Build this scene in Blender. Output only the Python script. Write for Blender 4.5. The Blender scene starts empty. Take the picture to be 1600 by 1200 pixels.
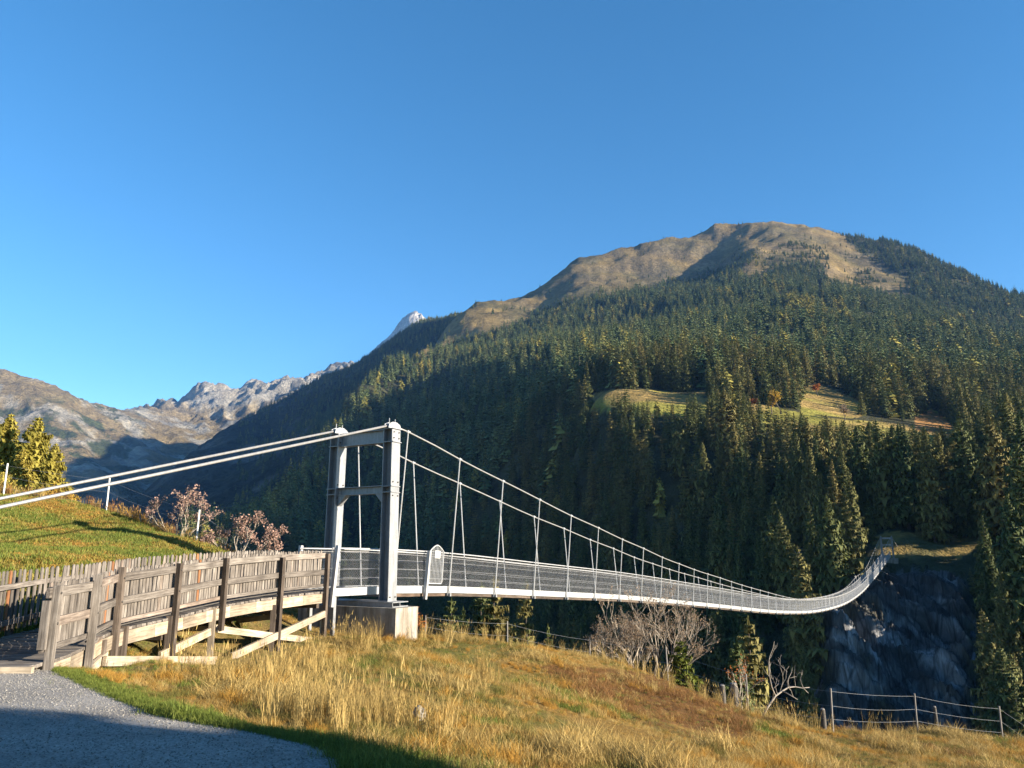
import bpy, math, random
import numpy as np
from mathutils import Vector, Matrix
R = math.radians
random.seed(7); rng = np.random.default_rng(7)
scene = bpy.context.scene
C = scene.collection

# ------------------------------------------------------------------ camera, sky, sun, exposure
EYE = 1.65
TH = math.atan(265 / 1200.0)          # camera looks slightly upwards
cam = bpy.data.cameras.new('camera'); cam_o = bpy.data.objects.new('camera', cam); C.objects.link(cam_o)
cam.sensor_fit = 'HORIZONTAL'; cam.sensor_width = 36; cam.lens = 27.0
cam.clip_start = 0.1; cam.clip_end = 40000
cam_o.location = (0, 0, EYE); cam_o.rotation_euler = (math.pi / 2 + TH, 0, 0)
scene.camera = cam_o

SUN_AZ, SUN_EL = R(112), R(13.8)      # azimuth clockwise from the viewing direction (+Y)
w = bpy.data.worlds.new('World'); scene.world = w; w.use_nodes = True
nt = w.node_tree
sky = nt.nodes.new('ShaderNodeTexSky'); sky.sky_type = 'NISHITA'; sky.sun_disc = False
sky.sun_elevation = SUN_EL; sky.sun_rotation = SUN_AZ
sky.altitude = 1200; sky.air_density = 1.0; sky.dust_density = 0.15; sky.ozone_density = 2.2
bg = nt.nodes['Background']; bg.inputs['Strength'].default_value = 0.08
hs = nt.nodes.new('ShaderNodeHueSaturation'); hs.inputs['Saturation'].default_value = 1.27; hs.inputs['Hue'].default_value = 0.497
nt.links.new(sky.outputs[0], hs.inputs['Color']); nt.links.new(hs.outputs[0], bg.inputs['Color'])

sun = bpy.data.lights.new('sun', 'SUN'); sun.energy = 5.0; sun.angle = R(0.53); sun.color = (1.0, 0.87, 0.69)
sun_o = bpy.data.objects.new('sun', sun); C.objects.link(sun_o)
sdir = Vector((math.sin(SUN_AZ) * math.cos(SUN_EL), math.cos(SUN_AZ) * math.cos(SUN_EL), math.sin(SUN_EL)))
sun_o.rotation_euler = sdir.to_track_quat('Z', 'Y').to_euler()
vs = scene.view_settings
vs.view_transform = 'Standard'; vs.look = 'None'; vs.exposure = 1.72; vs.gamma = 1; vs.use_curve_mapping = False
scene.render.engine = 'CYCLES'
cy = scene.cycles
cy.use_denoising = True; cy.max_bounces = 6; cy.diffuse_bounces = 3; cy.glossy_bounces = 2; cy.transmission_bounces = 2
cy.volume_bounces = 0; cy.transparent_max_bounces = 4; cy.sample_clamp_indirect = 4

HAZE = 3.4e-5
# ------------------------------------------------------------------ helpers
CT, ST = math.cos(TH), math.sin(TH)
def ray(u, v):
    """sideways and upward slope, per metre of distance ahead, of the line of sight through a photo point"""
    a = (u - 800) / 1200.0; b = (600 - v) / 1200.0
    y = CT - b * ST
    return a / y, (ST + b * CT) / y
def at(u, v, Y):
    rx, rz = ray(u, v)
    return Vector((rx * Y, Y, EYE + rz * Y))
def project(x, y, z):
    x = np.asarray(x, float); y = np.asarray(y, float); z = np.asarray(z, float) - EYE
    fw = y * CT + z * ST; up = -y * ST + z * CT
    fw = np.where(fw > 0.01, fw, 0.01)
    return 800 + 1200 * x / fw, 600 - 1200 * up / fw

def in_poly(u, v, poly):
    u = np.asarray(u); v = np.asarray(v); res = np.zeros(u.shape, bool); n = len(poly)
    for i in range(n):
        x0, y0 = poly[i]; x1, y1 = poly[(i + 1) % n]
        c = ((y0 > v) != (y1 > v)) & (u < (x1 - x0) * (v - y0) / ((y1 - y0) if y1 != y0 else 1e-9) + x0)
        res ^= c
    return res

_perm = rng.permutation(4096)
_grad = rng.uniform(0, 2 * np.pi, 4096)
def pnoise(x, y):
    xi = np.floor(x).astype(np.int64); yi = np.floor(y).astype(np.int64)
    xf = x - xi; yf = y - yi
    def g(ix, iy, dx, dy):
        h = _grad[_perm[(_perm[ix & 4095] + iy) & 4095]]
        return np.cos(h) * dx + np.sin(h) * dy
    sx = xf * xf * xf * (xf * (xf * 6 - 15) + 10); sy = yf * yf * yf * (yf * (yf * 6 - 15) + 10)
    a = g(xi, yi, xf, yf); b = g(xi + 1, yi, xf - 1, yf); c = g(xi, yi + 1, xf, yf - 1); d = g(xi + 1, yi + 1, xf - 1, yf - 1)
    return ((a * (1 - sx) + b * sx) * (1 - sy) + (c * (1 - sx) + d * sx) * sy) * 1.5
def fbm(x, y, wl, octs=4, gain=0.5, ridged=False):
    r = 0; a = 1.0; f = 1.0 / wl
    for o in range(octs):
        n = pnoise(x * f + 17.3 * o, y * f - 9.1 * o)
        if ridged: n = 1 - 2 * np.abs(n)
        r = r + a * n; a *= gain; f *= 2.03
    return r
def smooth(a, b, x):
    t = np.clip((x - a) / (b - a), 0, 1); return t * t * (3 - 2 * t)

class RBF:
    def __init__(s, P, val, c=0.0):
        P = np.asarray(P, float); n = len(P); s.P = P; s.c = c
        A = np.zeros((n + 3, n + 3)); A[:n, :n] = s.k(P, P) ; A[:n, n] = 1; A[:n, n + 1:] = P; A[n, :n] = 1; A[n + 1:, :n] = P.T
        b = np.zeros(n + 3); b[:n] = val
        s.w = np.linalg.lstsq(A, b, rcond=None)[0]
    def k(s, A, B):
        d2 = ((A[:, None, :] - B[None]) ** 2).sum(-1)
        return np.sqrt(d2 + s.c * s.c)
    def __call__(s, X):
        X = np.asarray(X, float); out = np.empty(len(X)); n = len(s.P)
        for i in range(0, len(X), 20000):
            x = X[i:i + 20000]; out[i:i + 20000] = s.k(x, s.P) @ s.w[:n] + s.w[n] + x @ s.w[n + 1:]
        return out

def tag(o, label=None, cat=None, group=None, kind=None):
    if label: o['label'] = label
    if cat: o['category'] = cat
    if group: o['group'] = group
    if kind: o['kind'] = kind
    return o
def empty(name, loc, rz=0):
    o = bpy.data.objects.new(name, None); C.objects.link(o); o.location = loc; o.rotation_euler = (0, 0, rz)
    o.empty_display_size = 0.2
    return o
def link(name, me, parent=None, loc=None, rot=None, scale=None):
    o = bpy.data.objects.new(name, me); C.objects.link(o)
    if parent is not None:
        o.parent = parent
    if loc is not None: o.location = loc
    if rot is not None: o.rotation_euler = rot
    if scale is not None: o.scale = scale
    return o

class MB:
    """collects boxes, boards, tubes and faces; build() links them as one mesh object"""
    def __init__(s): s.v = []; s.f = []; s.g = []
    def add(s, vs_, fs, gc=None):
        b = len(s.v); s.v += [tuple(v) for v in vs_]; s.f += [tuple(i + b for i in f) for f in fs]
        s.g += [tuple(g) for g in (gc if gc is not None else vs_)]
        return s
    def hexa(s, c8, gc=None):
        return s.add(c8, [(0, 3, 2, 1), (4, 5, 6, 7), (0, 1, 5, 4), (1, 2, 6, 5), (2, 3, 7, 6), (3, 0, 4, 7)], gc)
    def box(s, cx, cy_, cz, sx, sy, sz):
        x, y, z = sx / 2, sy / 2, sz / 2
        return s.hexa([(cx - x, cy_ - y, cz - z), (cx + x, cy_ - y, cz - z), (cx + x, cy_ + y, cz - z), (cx - x, cy_ + y, cz - z),
                       (cx - x, cy_ - y, cz + z), (cx + x, cy_ - y, cz + z), (cx + x, cy_ + y, cz + z), (cx - x, cy_ + y, cz + z)])
    def board(s, p0, p1, width, thick, side=None):
        """a straight timber or plate from p0 to p1; 'width' lies near the vertical, 'thick' along 'side'"""
        p0 = Vector(p0); p1 = Vector(p1); d = (p1 - p0); L = d.length; d = d / L
        if side is None:
            side = d.cross(Vector((0, 0, 1)))
            if side.length < 1e-3: side = Vector((1, 0, 0))
        side = Vector(side); side = (side - d * side.dot(d)).normalized()
        up = side.cross(d).normalized()
        c = []; g = []; off = random.uniform(0, 50)
        for p, l in ((p0, 0), (p1, L)):
            for a, b in ((-1, -1), (1, -1), (1, 1), (-1, 1)):
                c.append(p + side * (a * thick / 2) + up * (b * width / 2)); g.append((l + off, a * thick / 2 + off, b * width / 2))
        return s.hexa([c[i] for i in range(8)], g)
    def tube(s, pts, rad, sides=6, caps=True):
        pts = [Vector(p) for p in pts]; n = len(pts)
        if not hasattr(rad, '__len__'): rad = [rad] * n
        ref = None; vs_ = []; gc = []; run = 0
        for i, p in enumerate(pts):
            d = (pts[min(i + 1, n - 1)] - pts[max(i - 1, 0)]).normalized()
            if ref is None:
                ref = d.cross(Vector((0, 0, 1)))
                if ref.length < 1e-2: ref = d.cross(Vector((1, 0, 0)))
                ref.normalize()
            ref = (ref - d * ref.dot(d)).normalized(); b = d.cross(ref)
            if i: run += (p - pts[i - 1]).length
            for k in range(sides):
                a = 2 * math.pi * k / sides
                o = ref * math.cos(a) + b * math.sin(a)
                vs_.append(p + o * rad[i]); gc.append((run, o.x * rad[i], o.y * rad[i] + o.z * rad[i]))
        fs = []
        for i in range(n - 1):
            for k in range(sides):
                k2 = (k + 1) % sides
                fs.append((i * sides + k, i * sides + k2, (i + 1) * sides + k2, (i + 1) * sides + k))
        if caps:
            fs.append(tuple(range(sides))[::-1]); fs.append(tuple((n - 1) * sides + k for k in range(sides)))
        return s.add(vs_, fs, gc)
    def mesh(s, name, mat=None, smooth_=False):
        me = bpy.data.meshes.new(name); me.from_pydata(s.v, [], s.f)
        at_ = me.attributes.new('gc', 'FLOAT_VECTOR', 'POINT'); at_.data.foreach_set('vector', np.array(s.g, dtype=np.float32).ravel())
        if mat: me.materials.append(mat)
        if smooth_: me.polygons.foreach_set('use_smooth', [True] * len(me.polygons))
        me.update()
        return me
    def build(s, name, mat, parent=None, smooth_=False):
        return link(name, s.mesh(name, mat, smooth_), parent)

def grid_mesh(name, X, Y, Z, col, mat):
    ny, nx = X.shape
    v = np.stack([X, Y, Z], -1).reshape(-1, 3).astype(np.float32)
    i = np.arange(ny * nx).reshape(ny, nx)
    q = np.stack([i[:-1, :-1], i[:-1, 1:], i[1:, 1:], i[1:, :-1]], -1).reshape(-1, 4)
    me = bpy.data.meshes.new(name)
    me.vertices.add(len(v)); me.vertices.foreach_set('co', v.ravel())
    me.loops.add(q.size); me.loops.foreach_set('vertex_index', q.ravel().astype(np.int32))
    me.polygons.add(len(q)); me.polygons.foreach_set('loop_start', np.arange(0, q.size, 4, dtype=np.int32))
    me.polygons.foreach_set('use_smooth', np.ones(len(q), bool))
    me.update(calc_edges=True); me.validate()
    a = me.color_attributes.new('tint', 'FLOAT_COLOR', 'POINT')
    c4 = np.ones((len(v), 4), np.float32); c4[:, :3] = col.reshape(-1, 3); a.data.foreach_set('color', c4.ravel())
    me.materials.append(mat)
    return link(name, me)

# ------------------------------------------------------------------ materials
def mat(name):
    m = bpy.data.materials.new(name); m.use_nodes = True
    nt = m.node_tree; b = nt.nodes['Principled BSDF']
    return m, nt, b
def N(nt, t, **kw):
    n = nt.nodes.new(t)
    for k, v in kw.items():
        if k in n.inputs.keys(): n.inputs[k].default_value = v
        else: setattr(n, k, v)
    return n
def ramp(nt, fac, stops):
    r = nt.nodes.new('ShaderNodeValToRGB'); e = r.color_ramp.elements
    while len(e) < len(stops): e.new(0.5)
    for el, (p, c) in zip(e, stops): el.position = p; el.color = (*c, 1)
    nt.links.new(fac, r.inputs[0]); return r.outputs[0]
def mixc(nt, fac, a, b, mode='MIX'):
    m = nt.nodes.new('ShaderNodeMix'); m.data_type = 'RGBA'; m.blend_type = mode
    for s, v in ((m.inputs[0], fac), (m.inputs[6], a), (m.inputs[7], b)):
        if hasattr(v, 'is_linked'): nt.links.new(v, s)
        else: s.default_value = v if not isinstance(v, tuple) or len(v) == 4 else (*v, 1)
    return m.outputs[2]
def bump(nt, b, h, strength, dist):
    n = nt.nodes.new('ShaderNodeBump'); n.inputs['Strength'].default_value = strength; n.inputs['Distance'].default_value = dist
    nt.links.new(h, n.inputs['Height']); nt.links.new(n.outputs[0], b.inputs['Normal'])

def terrain_mat(name, s1, s2, bdist, bstr=0.8, lo=0.6, hi=1.35):
    m, nt, b = mat(name)
    a = N(nt, 'ShaderNodeVertexColor', layer_name='tint'); g = N(nt, 'ShaderNodeNewGeometry')
    n1 = N(nt, 'ShaderNodeTexNoise', Scale=s1, Detail=8.0, Roughness=0.65); n2 = N(nt, 'ShaderNodeTexNoise', Scale=s2, Detail=6.0, Roughness=0.7)
    nt.links.new(g.outputs['Position'], n1.inputs['Vector']); nt.links.new(g.outputs['Position'], n2.inputs['Vector'])
    r1 = ramp(nt, n1.outputs[0], [(0.3, (lo, lo, lo)), (0.7, (hi, hi * .98, hi * .93))])
    r2 = ramp(nt, n2.outputs[0], [(0.32, (lo, lo * 1.03, lo)), (0.68, (hi, hi, hi))])
    c = mixc(nt, 1.0, a.outputs[0], r1, 'MULTIPLY'); c = mixc(nt, 1.0, c, r2, 'MULTIPLY')
    nt.links.new(c, b.inputs['Base Color']); b.inputs['Roughness'].default_value = 0.95; b.inputs['Specular IOR Level'].default_value = 0.1
    bump(nt, b, n2.outputs[0], bstr, bdist)
    return m
def slate_mat():
    m, nt, b = mat('slate'); a = N(nt, 'ShaderNodeVertexColor', layer_name='tint'); g = N(nt, 'ShaderNodeNewGeometry')
    mp = N(nt, 'ShaderNodeMapping'); mp.inputs['Rotation'].default_value = (0.2, 0.55, 0.3); mp.inputs['Scale'].default_value = (0.5, 0.35, 0.1); nt.links.new(g.outputs['Position'], mp.inputs[0])
    n1 = N(nt, 'ShaderNodeTexNoise', Scale=1.0, Detail=10.0, Roughness=0.72, Distortion=0.6); nt.links.new(mp.outputs[0], n1.inputs['Vector'])
    vo = N(nt, 'ShaderNodeTexVoronoi', Scale=1.0); vo.feature = 'DISTANCE_TO_EDGE'; nt.links.new(mp.outputs[0], vo.inputs['Vector'])
    r1 = ramp(nt, n1.outputs[0], [(0.36, (0.3, 0.3, 0.3)), (0.5, (0.8, 0.8, 0.8)), (0.62, (1.6, 1.6, 1.63))])
    r2 = ramp(nt, vo.outputs['Distance'], [(0.0, (0.35, 0.35, 0.35)), (0.08, (1, 1, 1))])
    c = mixc(nt, 1.0, a.outputs[0], r1, 'MULTIPLY'); c = mixc(nt, 1.0, c, r2, 'MULTIPLY')
    nt.links.new(c, b.inputs['Base Color']); b.inputs['Roughness'].default_value = 0.8
    bump(nt, b, n1.outputs[0], 1.0, 1.2)
    return m
M = {}
M['far_terrain'] = terrain_mat('far_terrain', 0.008, 0.05, 30.0, 1.0, .55, 1.4)
M['mountain'] = terrain_mat('mountain_ground', 0.014, 0.09, 6.0, 0.9, .6, 1.35)
M['meadow'] = terrain_mat('meadow_ground', 0.7, 9.0, 0.05, 0.9, 0.7, 1.3)

def wood_mat(name, dark, mid, light, warm=(0.22, 0.11, 0.05)):
    m, nt, b = mat(name)
    a = N(nt, 'ShaderNodeAttribute', attribute_name='gc'); oi = N(nt, 'ShaderNodeObjectInfo')
    add = N(nt, 'ShaderNodeVectorMath', operation='ADD'); sc = N(nt, 'ShaderNodeVectorMath', operation='SCALE'); sc.inputs['Scale'].default_value = 37.0
    cx = N(nt, 'ShaderNodeCombineXYZ'); nt.links.new(oi.outputs['Random'], cx.inputs[0]); nt.links.new(oi.outputs['Random'], cx.inputs[1])
    nt.links.new(cx.outputs[0], sc.inputs[0]); nt.links.new(a.outputs['Vector'], add.inputs[0]); nt.links.new(sc.outputs[0], add.inputs[1])
    mp = N(nt, 'ShaderNodeMapping'); mp.inputs['Scale'].default_value = (2.0, 45, 45); nt.links.new(add.outputs[0], mp.inputs[0])
    n1 = N(nt, 'ShaderNodeTexNoise', Scale=1.0, Detail=6.0, Roughness=0.65); nt.links.new(mp.outputs[0], n1.inputs['Vector'])
    n2 = N(nt, 'ShaderNodeTexNoise', Scale=1.7, Detail=4.0, Roughness=0.6); nt.links.new(add.outputs[0], n2.inputs['Vector'])
    c = ramp(nt, n1.outputs[0], [(0.28, dark), (0.5, mid), (0.74, light)])
    st = ramp(nt, n2.outputs[0], [(0.35, (0.62, 0.6, 0.58)), (0.65, (1.15, 1.13, 1.1))])
    c = mixc(nt, 1.0, c, st, 'MULTIPLY')
    tint = ramp(nt, oi.outputs['Random'], [(0.0, (0.7, 0.68, 0.66)), (0.5, (1, 0.98, 0.95)), (0.9, (1.22, 1.2, 1.17)), (1.0, (1.15, 1.0, 0.9))])
    c = mixc(nt, 1.0, c, tint, 'MULTIPLY')
    nt.links.new(c, b.inputs['Base Color']); b.inputs['Roughness'].default_value = 0.85; b.inputs['Specular IOR Level'].default_value = 0.2
    bump(nt, b, n1.outputs[0], 0.5, 0.006)
    return m
M['wood'] = wood_mat('weathered_wood', (0.058, 0.051, 0.047), (0.155, 0.143, 0.134), (0.285, 0.27, 0.255))
M['wood_dark'] = wood_mat('dark_weathered_wood', (0.035, 0.028, 0.024), (0.085, 0.07, 0.06), (0.16, 0.138, 0.12))
M['wood_pale'] = wood_mat('pale_weathered_wood', (0.15, 0.125, 0.095), (0.31, 0.27, 0.215), (0.45, 0.41, 0.34))

def metal_mat(name, base, metallic, rough, spots=0.25):
    m, nt, b = mat(name)
    g = N(nt, 'ShaderNodeTexCoord'); n1 = N(nt, 'ShaderNodeTexNoise', Scale=7.0, Detail=6.0, Roughness=0.7)
    vo = N(nt, 'ShaderNodeTexVoronoi', Scale=26.0)
    mp = N(nt, 'ShaderNodeMapping'); mp.inputs['Scale'].default_value = (1.3, 1.3, 0.22); nt.links.new(g.outputs['Object'], mp.inputs[0])
    nt.links.new(mp.outputs[0], n1.inputs['Vector']); nt.links.new(g.outputs['Object'], vo.inputs['Vector'])
    lo = tuple(c * (1 - spots) for c in base); hi = tuple(min(1, c * (1 + spots * .5)) for c in base)
    c = ramp(nt, n1.outputs[0], [(0.3, lo), (0.7, hi)])
    sp = ramp(nt, vo.outputs['Color'], [(0.0, (0.88, 0.88, 0.88)), (1.0, (1.06, 1.06, 1.07))])
    c = mixc(nt, 1.0, c, sp, 'MULTIPLY')
    nt.links.new(c, b.inputs['Base Color']); b.inputs['Metallic'].default_value = metallic
    rr = N(nt, 'ShaderNodeMapRange'); rr.inputs['To Min'].default_value = rough - .1; rr.inputs['To Max'].default_value = rough + .12
    nt.links.new(n1.outputs[0], rr.inputs['Value']); nt.links.new(rr.outputs[0], b.inputs['Roughness'])
    return m
M['galv'] = metal_mat('galvanised_steel', (0.24, 0.25, 0.265), 0.2, 0.42, 0.3)
M['galv_bright'] = metal_mat('bright_galvanised_steel', (0.38, 0.39, 0.4), 0.25, 0.45, 0.2)
M['cable'] = metal_mat('cable_steel', (0.26, 0.26, 0.26), 0.25, 0.5, 0.2)
M['wire'] = metal_mat('netting_wire', (0.3, 0.31, 0.32), 0.3, 0.5, 0.1)
M['white'] = metal_mat('white_plate', (0.6, 0.59, 0.57), 0.0, 0.5, 0.08)
M['stake'] = metal_mat('pale_stake', (0.2, 0.185, 0.17), 0.0, 0.8, 0.3)
M['grey_stake'] = metal_mat('grey_stake', (0.075, 0.068, 0.06), 0.0, 0.85, 0.35)

def concrete_mat():
    m, nt, b = mat('concrete'); g = N(nt, 'ShaderNodeTexCoord')
    n1 = N(nt, 'ShaderNodeTexNoise', Scale=3.0, Detail=8.0, Roughness=0.7); n2 = N(nt, 'ShaderNodeTexNoise', Scale=1.0, Detail=5.0)
    mp = N(nt, 'ShaderNodeMapping'); mp.inputs['Scale'].default_value = (6, 6, 0.7)
    nt.links.new(g.outputs['Object'], n1.inputs['Vector']); nt.links.new(g.outputs['Object'], mp.inputs[0]); nt.links.new(mp.outputs[0], n2.inputs['Vector'])
    c = ramp(nt, n1.outputs[0], [(0.3, (0.2, 0.182, 0.155)), (0.7, (0.33, 0.31, 0.28))])
    s = ramp(nt, n2.outputs[0], [(0.35, (0.6, 0.56, 0.5)), (0.6, (1.05, 1.04, 1.02))])
    c = mixc(nt, 1.0, c, s, 'MULTIPLY')
    nt.links.new(c, b.inputs['Base Color']); b.inputs['Roughness'].default_value = 0.9; bump(nt, b, n1.outputs[0], 0.4, 0.01)
    return m
M['concrete'] = concrete_mat()

def gravel_mat():
    m, nt, b = mat('gravel'); g = N(nt, 'ShaderNodeNewGeometry')
    vo = N(nt, 'ShaderNodeTexVoronoi', Scale=55.0); vo2 = N(nt, 'ShaderNodeTexVoronoi', Scale=120.0); n1 = N(nt, 'ShaderNodeTexNoise', Scale=0.9, Detail=6.0, Roughness=0.6)
    for n in (vo, vo2, n1): nt.links.new(g.outputs['Position'], n.inputs['Vector'])
    c = ramp(nt, vo.outputs['Color'], [(0.0, (0.16, 0.152, 0.144)), (0.5, (0.28, 0.267, 0.252)), (1.0, (0.4, 0.385, 0.36))])
    s = ramp(nt, n1.outputs[0], [(0.35, (0.72, 0.7, 0.68)), (0.65, (1.1, 1.08, 1.05))])
    c = mixc(nt, 1.0, c, s, 'MULTIPLY')
    nt.links.new(c, b.inputs['Base Color']); b.inputs['Roughness'].default_value = 0.9
    ad = N(nt, 'ShaderNodeMath', operation='ADD'); nt.links.new(vo.outputs['Distance'], ad.inputs[0]); nt.links.new(vo2.outputs['Distance'], ad.inputs[1])
    bump(nt, b, ad.outputs[0], 0.9, 0.012)
    return m
M['gravel'] = gravel_mat()

def foliage_mat(name, stops, rough=0.75, trans=0.0, gain=0.72):
    m, nt, b = mat(name); oi = N(nt, 'ShaderNodeObjectInfo'); g = N(nt, 'ShaderNodeNewGeometry')
    stops = [(p_, tuple(c_ * gain for c_ in col_)) for p_, col_ in stops]
    c = ramp(nt, oi.outputs['Random'], stops)
    r = ramp(nt, g.outputs['Random Per Island'], [(0.0, (0.6, 0.6, 0.6)), (1.0, (1.35, 1.35, 1.3))])
    c = mixc(nt, 1.0, c, r, 'MULTIPLY')
    nt.links.new(c, b.inputs['Base Color']); b.inputs['Roughness'].default_value = rough; b.inputs['Specular IOR Level'].default_value = 0.15
    if trans:
        t = N(nt, 'ShaderNodeBsdfTranslucent'); nt.links.new(c, t.inputs[0]); mx = N(nt, 'ShaderNodeMixShader'); mx.inputs[0].default_value = trans
        nt.links.new(b.outputs[0], mx.inputs[1]); nt.links.new(t.outputs[0], mx.inputs[2])
        nt.links.new(mx.outputs[0], nt.nodes['Material Output'].inputs[0])
    return m
M['spruce'] = foliage_mat('spruce_needles', [(0, (0.06, 0.078, 0.028)), (0.45, (0.09, 0.098, 0.034)), (0.8, (0.125, 0.115, 0.04)), (1, (0.15, 0.125, 0.045))], trans=0.12, gain=1.2)
M['forest'] = foliage_mat('forest_needles', [(0, (0.055, 0.08, 0.033)), (0.5, (0.085, 0.105, 0.04)), (0.88, (0.11, 0.12, 0.045)), (1, (0.19, 0.17, 0.05))], gain=1.2)
M['larch'] = foliage_mat('larch_needles', [(0, (0.34, 0.3, 0.06)), (1, (0.44, 0.36, 0.08))], trans=0.3)
M['pine'] = foliage_mat('pine_needles', [(0, (0.1, 0.13, 0.02)), (1, (0.15, 0.17, 0.03))], trans=0.2)
M['bark'] = foliage_mat('bark', [(0, (0.07, 0.055, 0.045)), (1, (0.12, 0.1, 0.085))])
M['pale_bark'] = foliage_mat('pale_bark', [(0, (0.34, 0.29, 0.24)), (1, (0.42, 0.37, 0.31))])
M['dead_wood'] = foliage_mat('dead_wood', [(0, (0.36, 0.32, 0.28)), (1, (0.4, 0.36, 0.31))])
M['dry_leaf'] = foliage_mat('dry_leaves', [(0, (0.34, 0.24, 0.16)), (1, (0.4, 0.3, 0.21))], trans=0.25)
M['pink_leaf'] = foliage_mat('pink_dry_leaves', [(0, (0.36, 0.22, 0.18)), (1, (0.44, 0.3, 0.25))], trans=0.25)
M['orange_leaf'] = foliage_mat('orange_leaves', [(0, (0.42, 0.13, 0.03)), (1, (0.5, 0.18, 0.04))], trans=0.25)
M['yellow_leaf'] = foliage_mat('yellow_leaves', [(0, (0.4, 0.26, 0.04)), (1, (0.46, 0.3, 0.05))], trans=0.25)
M['green_leaf'] = foliage_mat('green_leaves', [(0, (0.14, 0.18, 0.03)), (1, (0.2, 0.22, 0.04))], trans=0.3)
GR = dict(trans=0.3, rough=0.6, gain=.82)
M['g_blond'] = foliage_mat('blond_grass', [(0, (0.36, 0.25, 0.085)), (1, (0.54, 0.4, 0.16))], **GR)
M['g_ochre'] = foliage_mat('ochre_grass', [(0, (0.32, 0.185, 0.045)), (1, (0.46, 0.28, 0.07))], **GR)
M['g_olive'] = foliage_mat('olive_grass', [(0, (0.15, 0.14, 0.035)), (1, (0.27, 0.23, 0.07))], **GR)
M['g_rust'] = foliage_mat('rust_grass', [(0, (0.2, 0.1, 0.04)), (1, (0.3, 0.16, 0.06))], **GR)
M['g_green'] = foliage_mat('green_grass', [(0, (0.12, 0.165, 0.03)), (1, (0.21, 0.24, 0.05))], **GR)
M['g_lawn'] = foliage_mat('lawn_grass', [(0, (0.2, 0.18, 0.035)), (0.6, (0.27, 0.23, 0.05)), (1, (0.35, 0.28, 0.09))], **GR)

# ------------------------------------------------------------------ near ground: gravel, meadow, knoll, drop into the gorge
NP = [  # gravel and road side
 (0, 0, 0), (-8, 0, 0), (-8, 8, 0), (-8.5, 11.8, .02), (-6.6, 11.9, -.02), (-5, 10, 0), (-3.4, 8.5, -.02), (-1.5, 7.2, -.03), (3, 2, -.05), (0, -12, .2), (-20, -10, .6), (-14, 3, .2), (-14, 8, .5),
 (20, -12, -.6), (12, 0, -.7), (25, 2, -3), (45, 0, -6), (60, 20, -12), (45, -25, -3), (-40, -25, 2), (0, -30, .6),
 # meadow below the ramp
 (-7.3, 14.8, -.35), (-6.8, 18.4, -.66), (-5.9, 20.3, -.68), (-5.2, 22.2, -.6), (-3.2, 22.4, -.75), (-2.4, 23.6, -.95), (-4.4, 24.6, -.8), (-5.8, 25.4, -.6),
 (-5.2, 13, -.3), (-4.4, 14.7, -.5), (-2.2, 12.5, -.55), (-3, 18, -.75), (0, 20, -1.25), (0, 11.8, -.85), (-.7, 8.2, -.3), (-1.2, 25, -1.05), (-.6, 15.5, -.85),
 (3.2, 19.8, -1.95), (2.1, 12.9, -1.35), (6.6, 19.7, -2.6), (5.3, 16, -2.2), (10, 20.4, -3.1), (15, 22, -3.9), (4, 9, -1.0), (9, 12, -2.0), (20, 18, -4.4),
 # along the wire fence
 (-3.0, 27, -1.2), (-.2, 30, -2.1), (3.0, 31, -2.7), (6.1, 30, -3.3), (7.6, 26, -3.4), (8.8, 22.8, -3.2), (12, 24.5, -3.7), (15.2, 25.6, -4.2), (22, 25, -5.4),
 # beyond the fence, down into the gorge
 (-3, 30, -2.8), (-2.5, 36, -8), (0, 34, -4.6), (4, 36, -6.5), (7.5, 34, -6), (11, 29, -6), (10.5, 26, -4.4), (14, 29, -7), (20, 30, -9), (30, 28, -12),
 (0, 46, -17), (10, 44, -18), (20, 42, -20), (-8, 44, -14), (0, 64, -38), (20, 60, -40), (40, 52, -42), (-25, 60, -30), (40, 80, -70), (0, 95, -68), (70, 50, -62), (-40, 90, -55), (100, 30, -70), (100, 110, -90), (0, 130, -80), (-60, 130, -70),
 # knoll
 (-9.6, 13.8, .2), (-11, 17, 1.05), (-14.3, 22, 1.83), (-12.5, 25.5, 1.96), (-10.2, 25, 1.6), (-8.4, 21.6, .6), (-9.2, 17.2, .3), (-8.2, 24.6, .6), (-11, 19.5, 1.42), (-15.9, 28.5, 2.61),
 (-11.4, 28.5, 1.92), (-14, 30.5, 2.63), (-16.4, 31.5, 3.14), (-18.2, 31.5, 3.68), (-20.5, 31, 3.9), (-25, 28, 4.8), (-28, 33, 5), (-18, 22, 2.6), (-14, 14, 1.1), (-35, 20, 6),
 (-9.9, 28.8, 1.2), (-7.4, 27.5, .1), (-6.6, 31, -3.4), (-11, 33.5, -.6), (-15, 34.5, 1.0), (-19, 35, 1.8), (-27, 40, 1.2), (-14, 44, -7), (-25, 46, -6), (-40, 45, -4), (-60, 40, 0), (-60, 100, -45), (-70, 0, 6)]
NP = np.array(NP, float)
near_rbf = RBF(NP[:, :2], NP[:, 2], c=0.8)
def near_z(x, y):
    x = np.atleast_1d(np.asarray(x, float)); y = np.atleast_1d(np.asarray(y, float))
    z = near_rbf(np.stack([x, y], -1))
    r = np.hypot(x, y)
    grav = smooth(0.4, 2.0, x - road_edge(y)) * 1.0
    grav = np.where(y > 13, 1, grav)
    z = z + (0.05 * fbm(x, y, 1.6, 3) + 0.12 * fbm(x + 50, y, 4.5, 2)) * grav * smooth(5, 12, r)
    z = z + smooth(34, 60, r) * 2.5 * fbm(x, y, 18, 4)
    return z
_re = np.array([(-30, 9), (-8, 3), (0, 1.5), (4, .2), (6.6, -1.2), (7.2, -1.55), (7.9, -2.45), (8.5, -3.45), (9.5, -4.6), (10.7, -5.7), (11.6, -6.5), (12.0, -6.9), (13, -9)], float)
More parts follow.
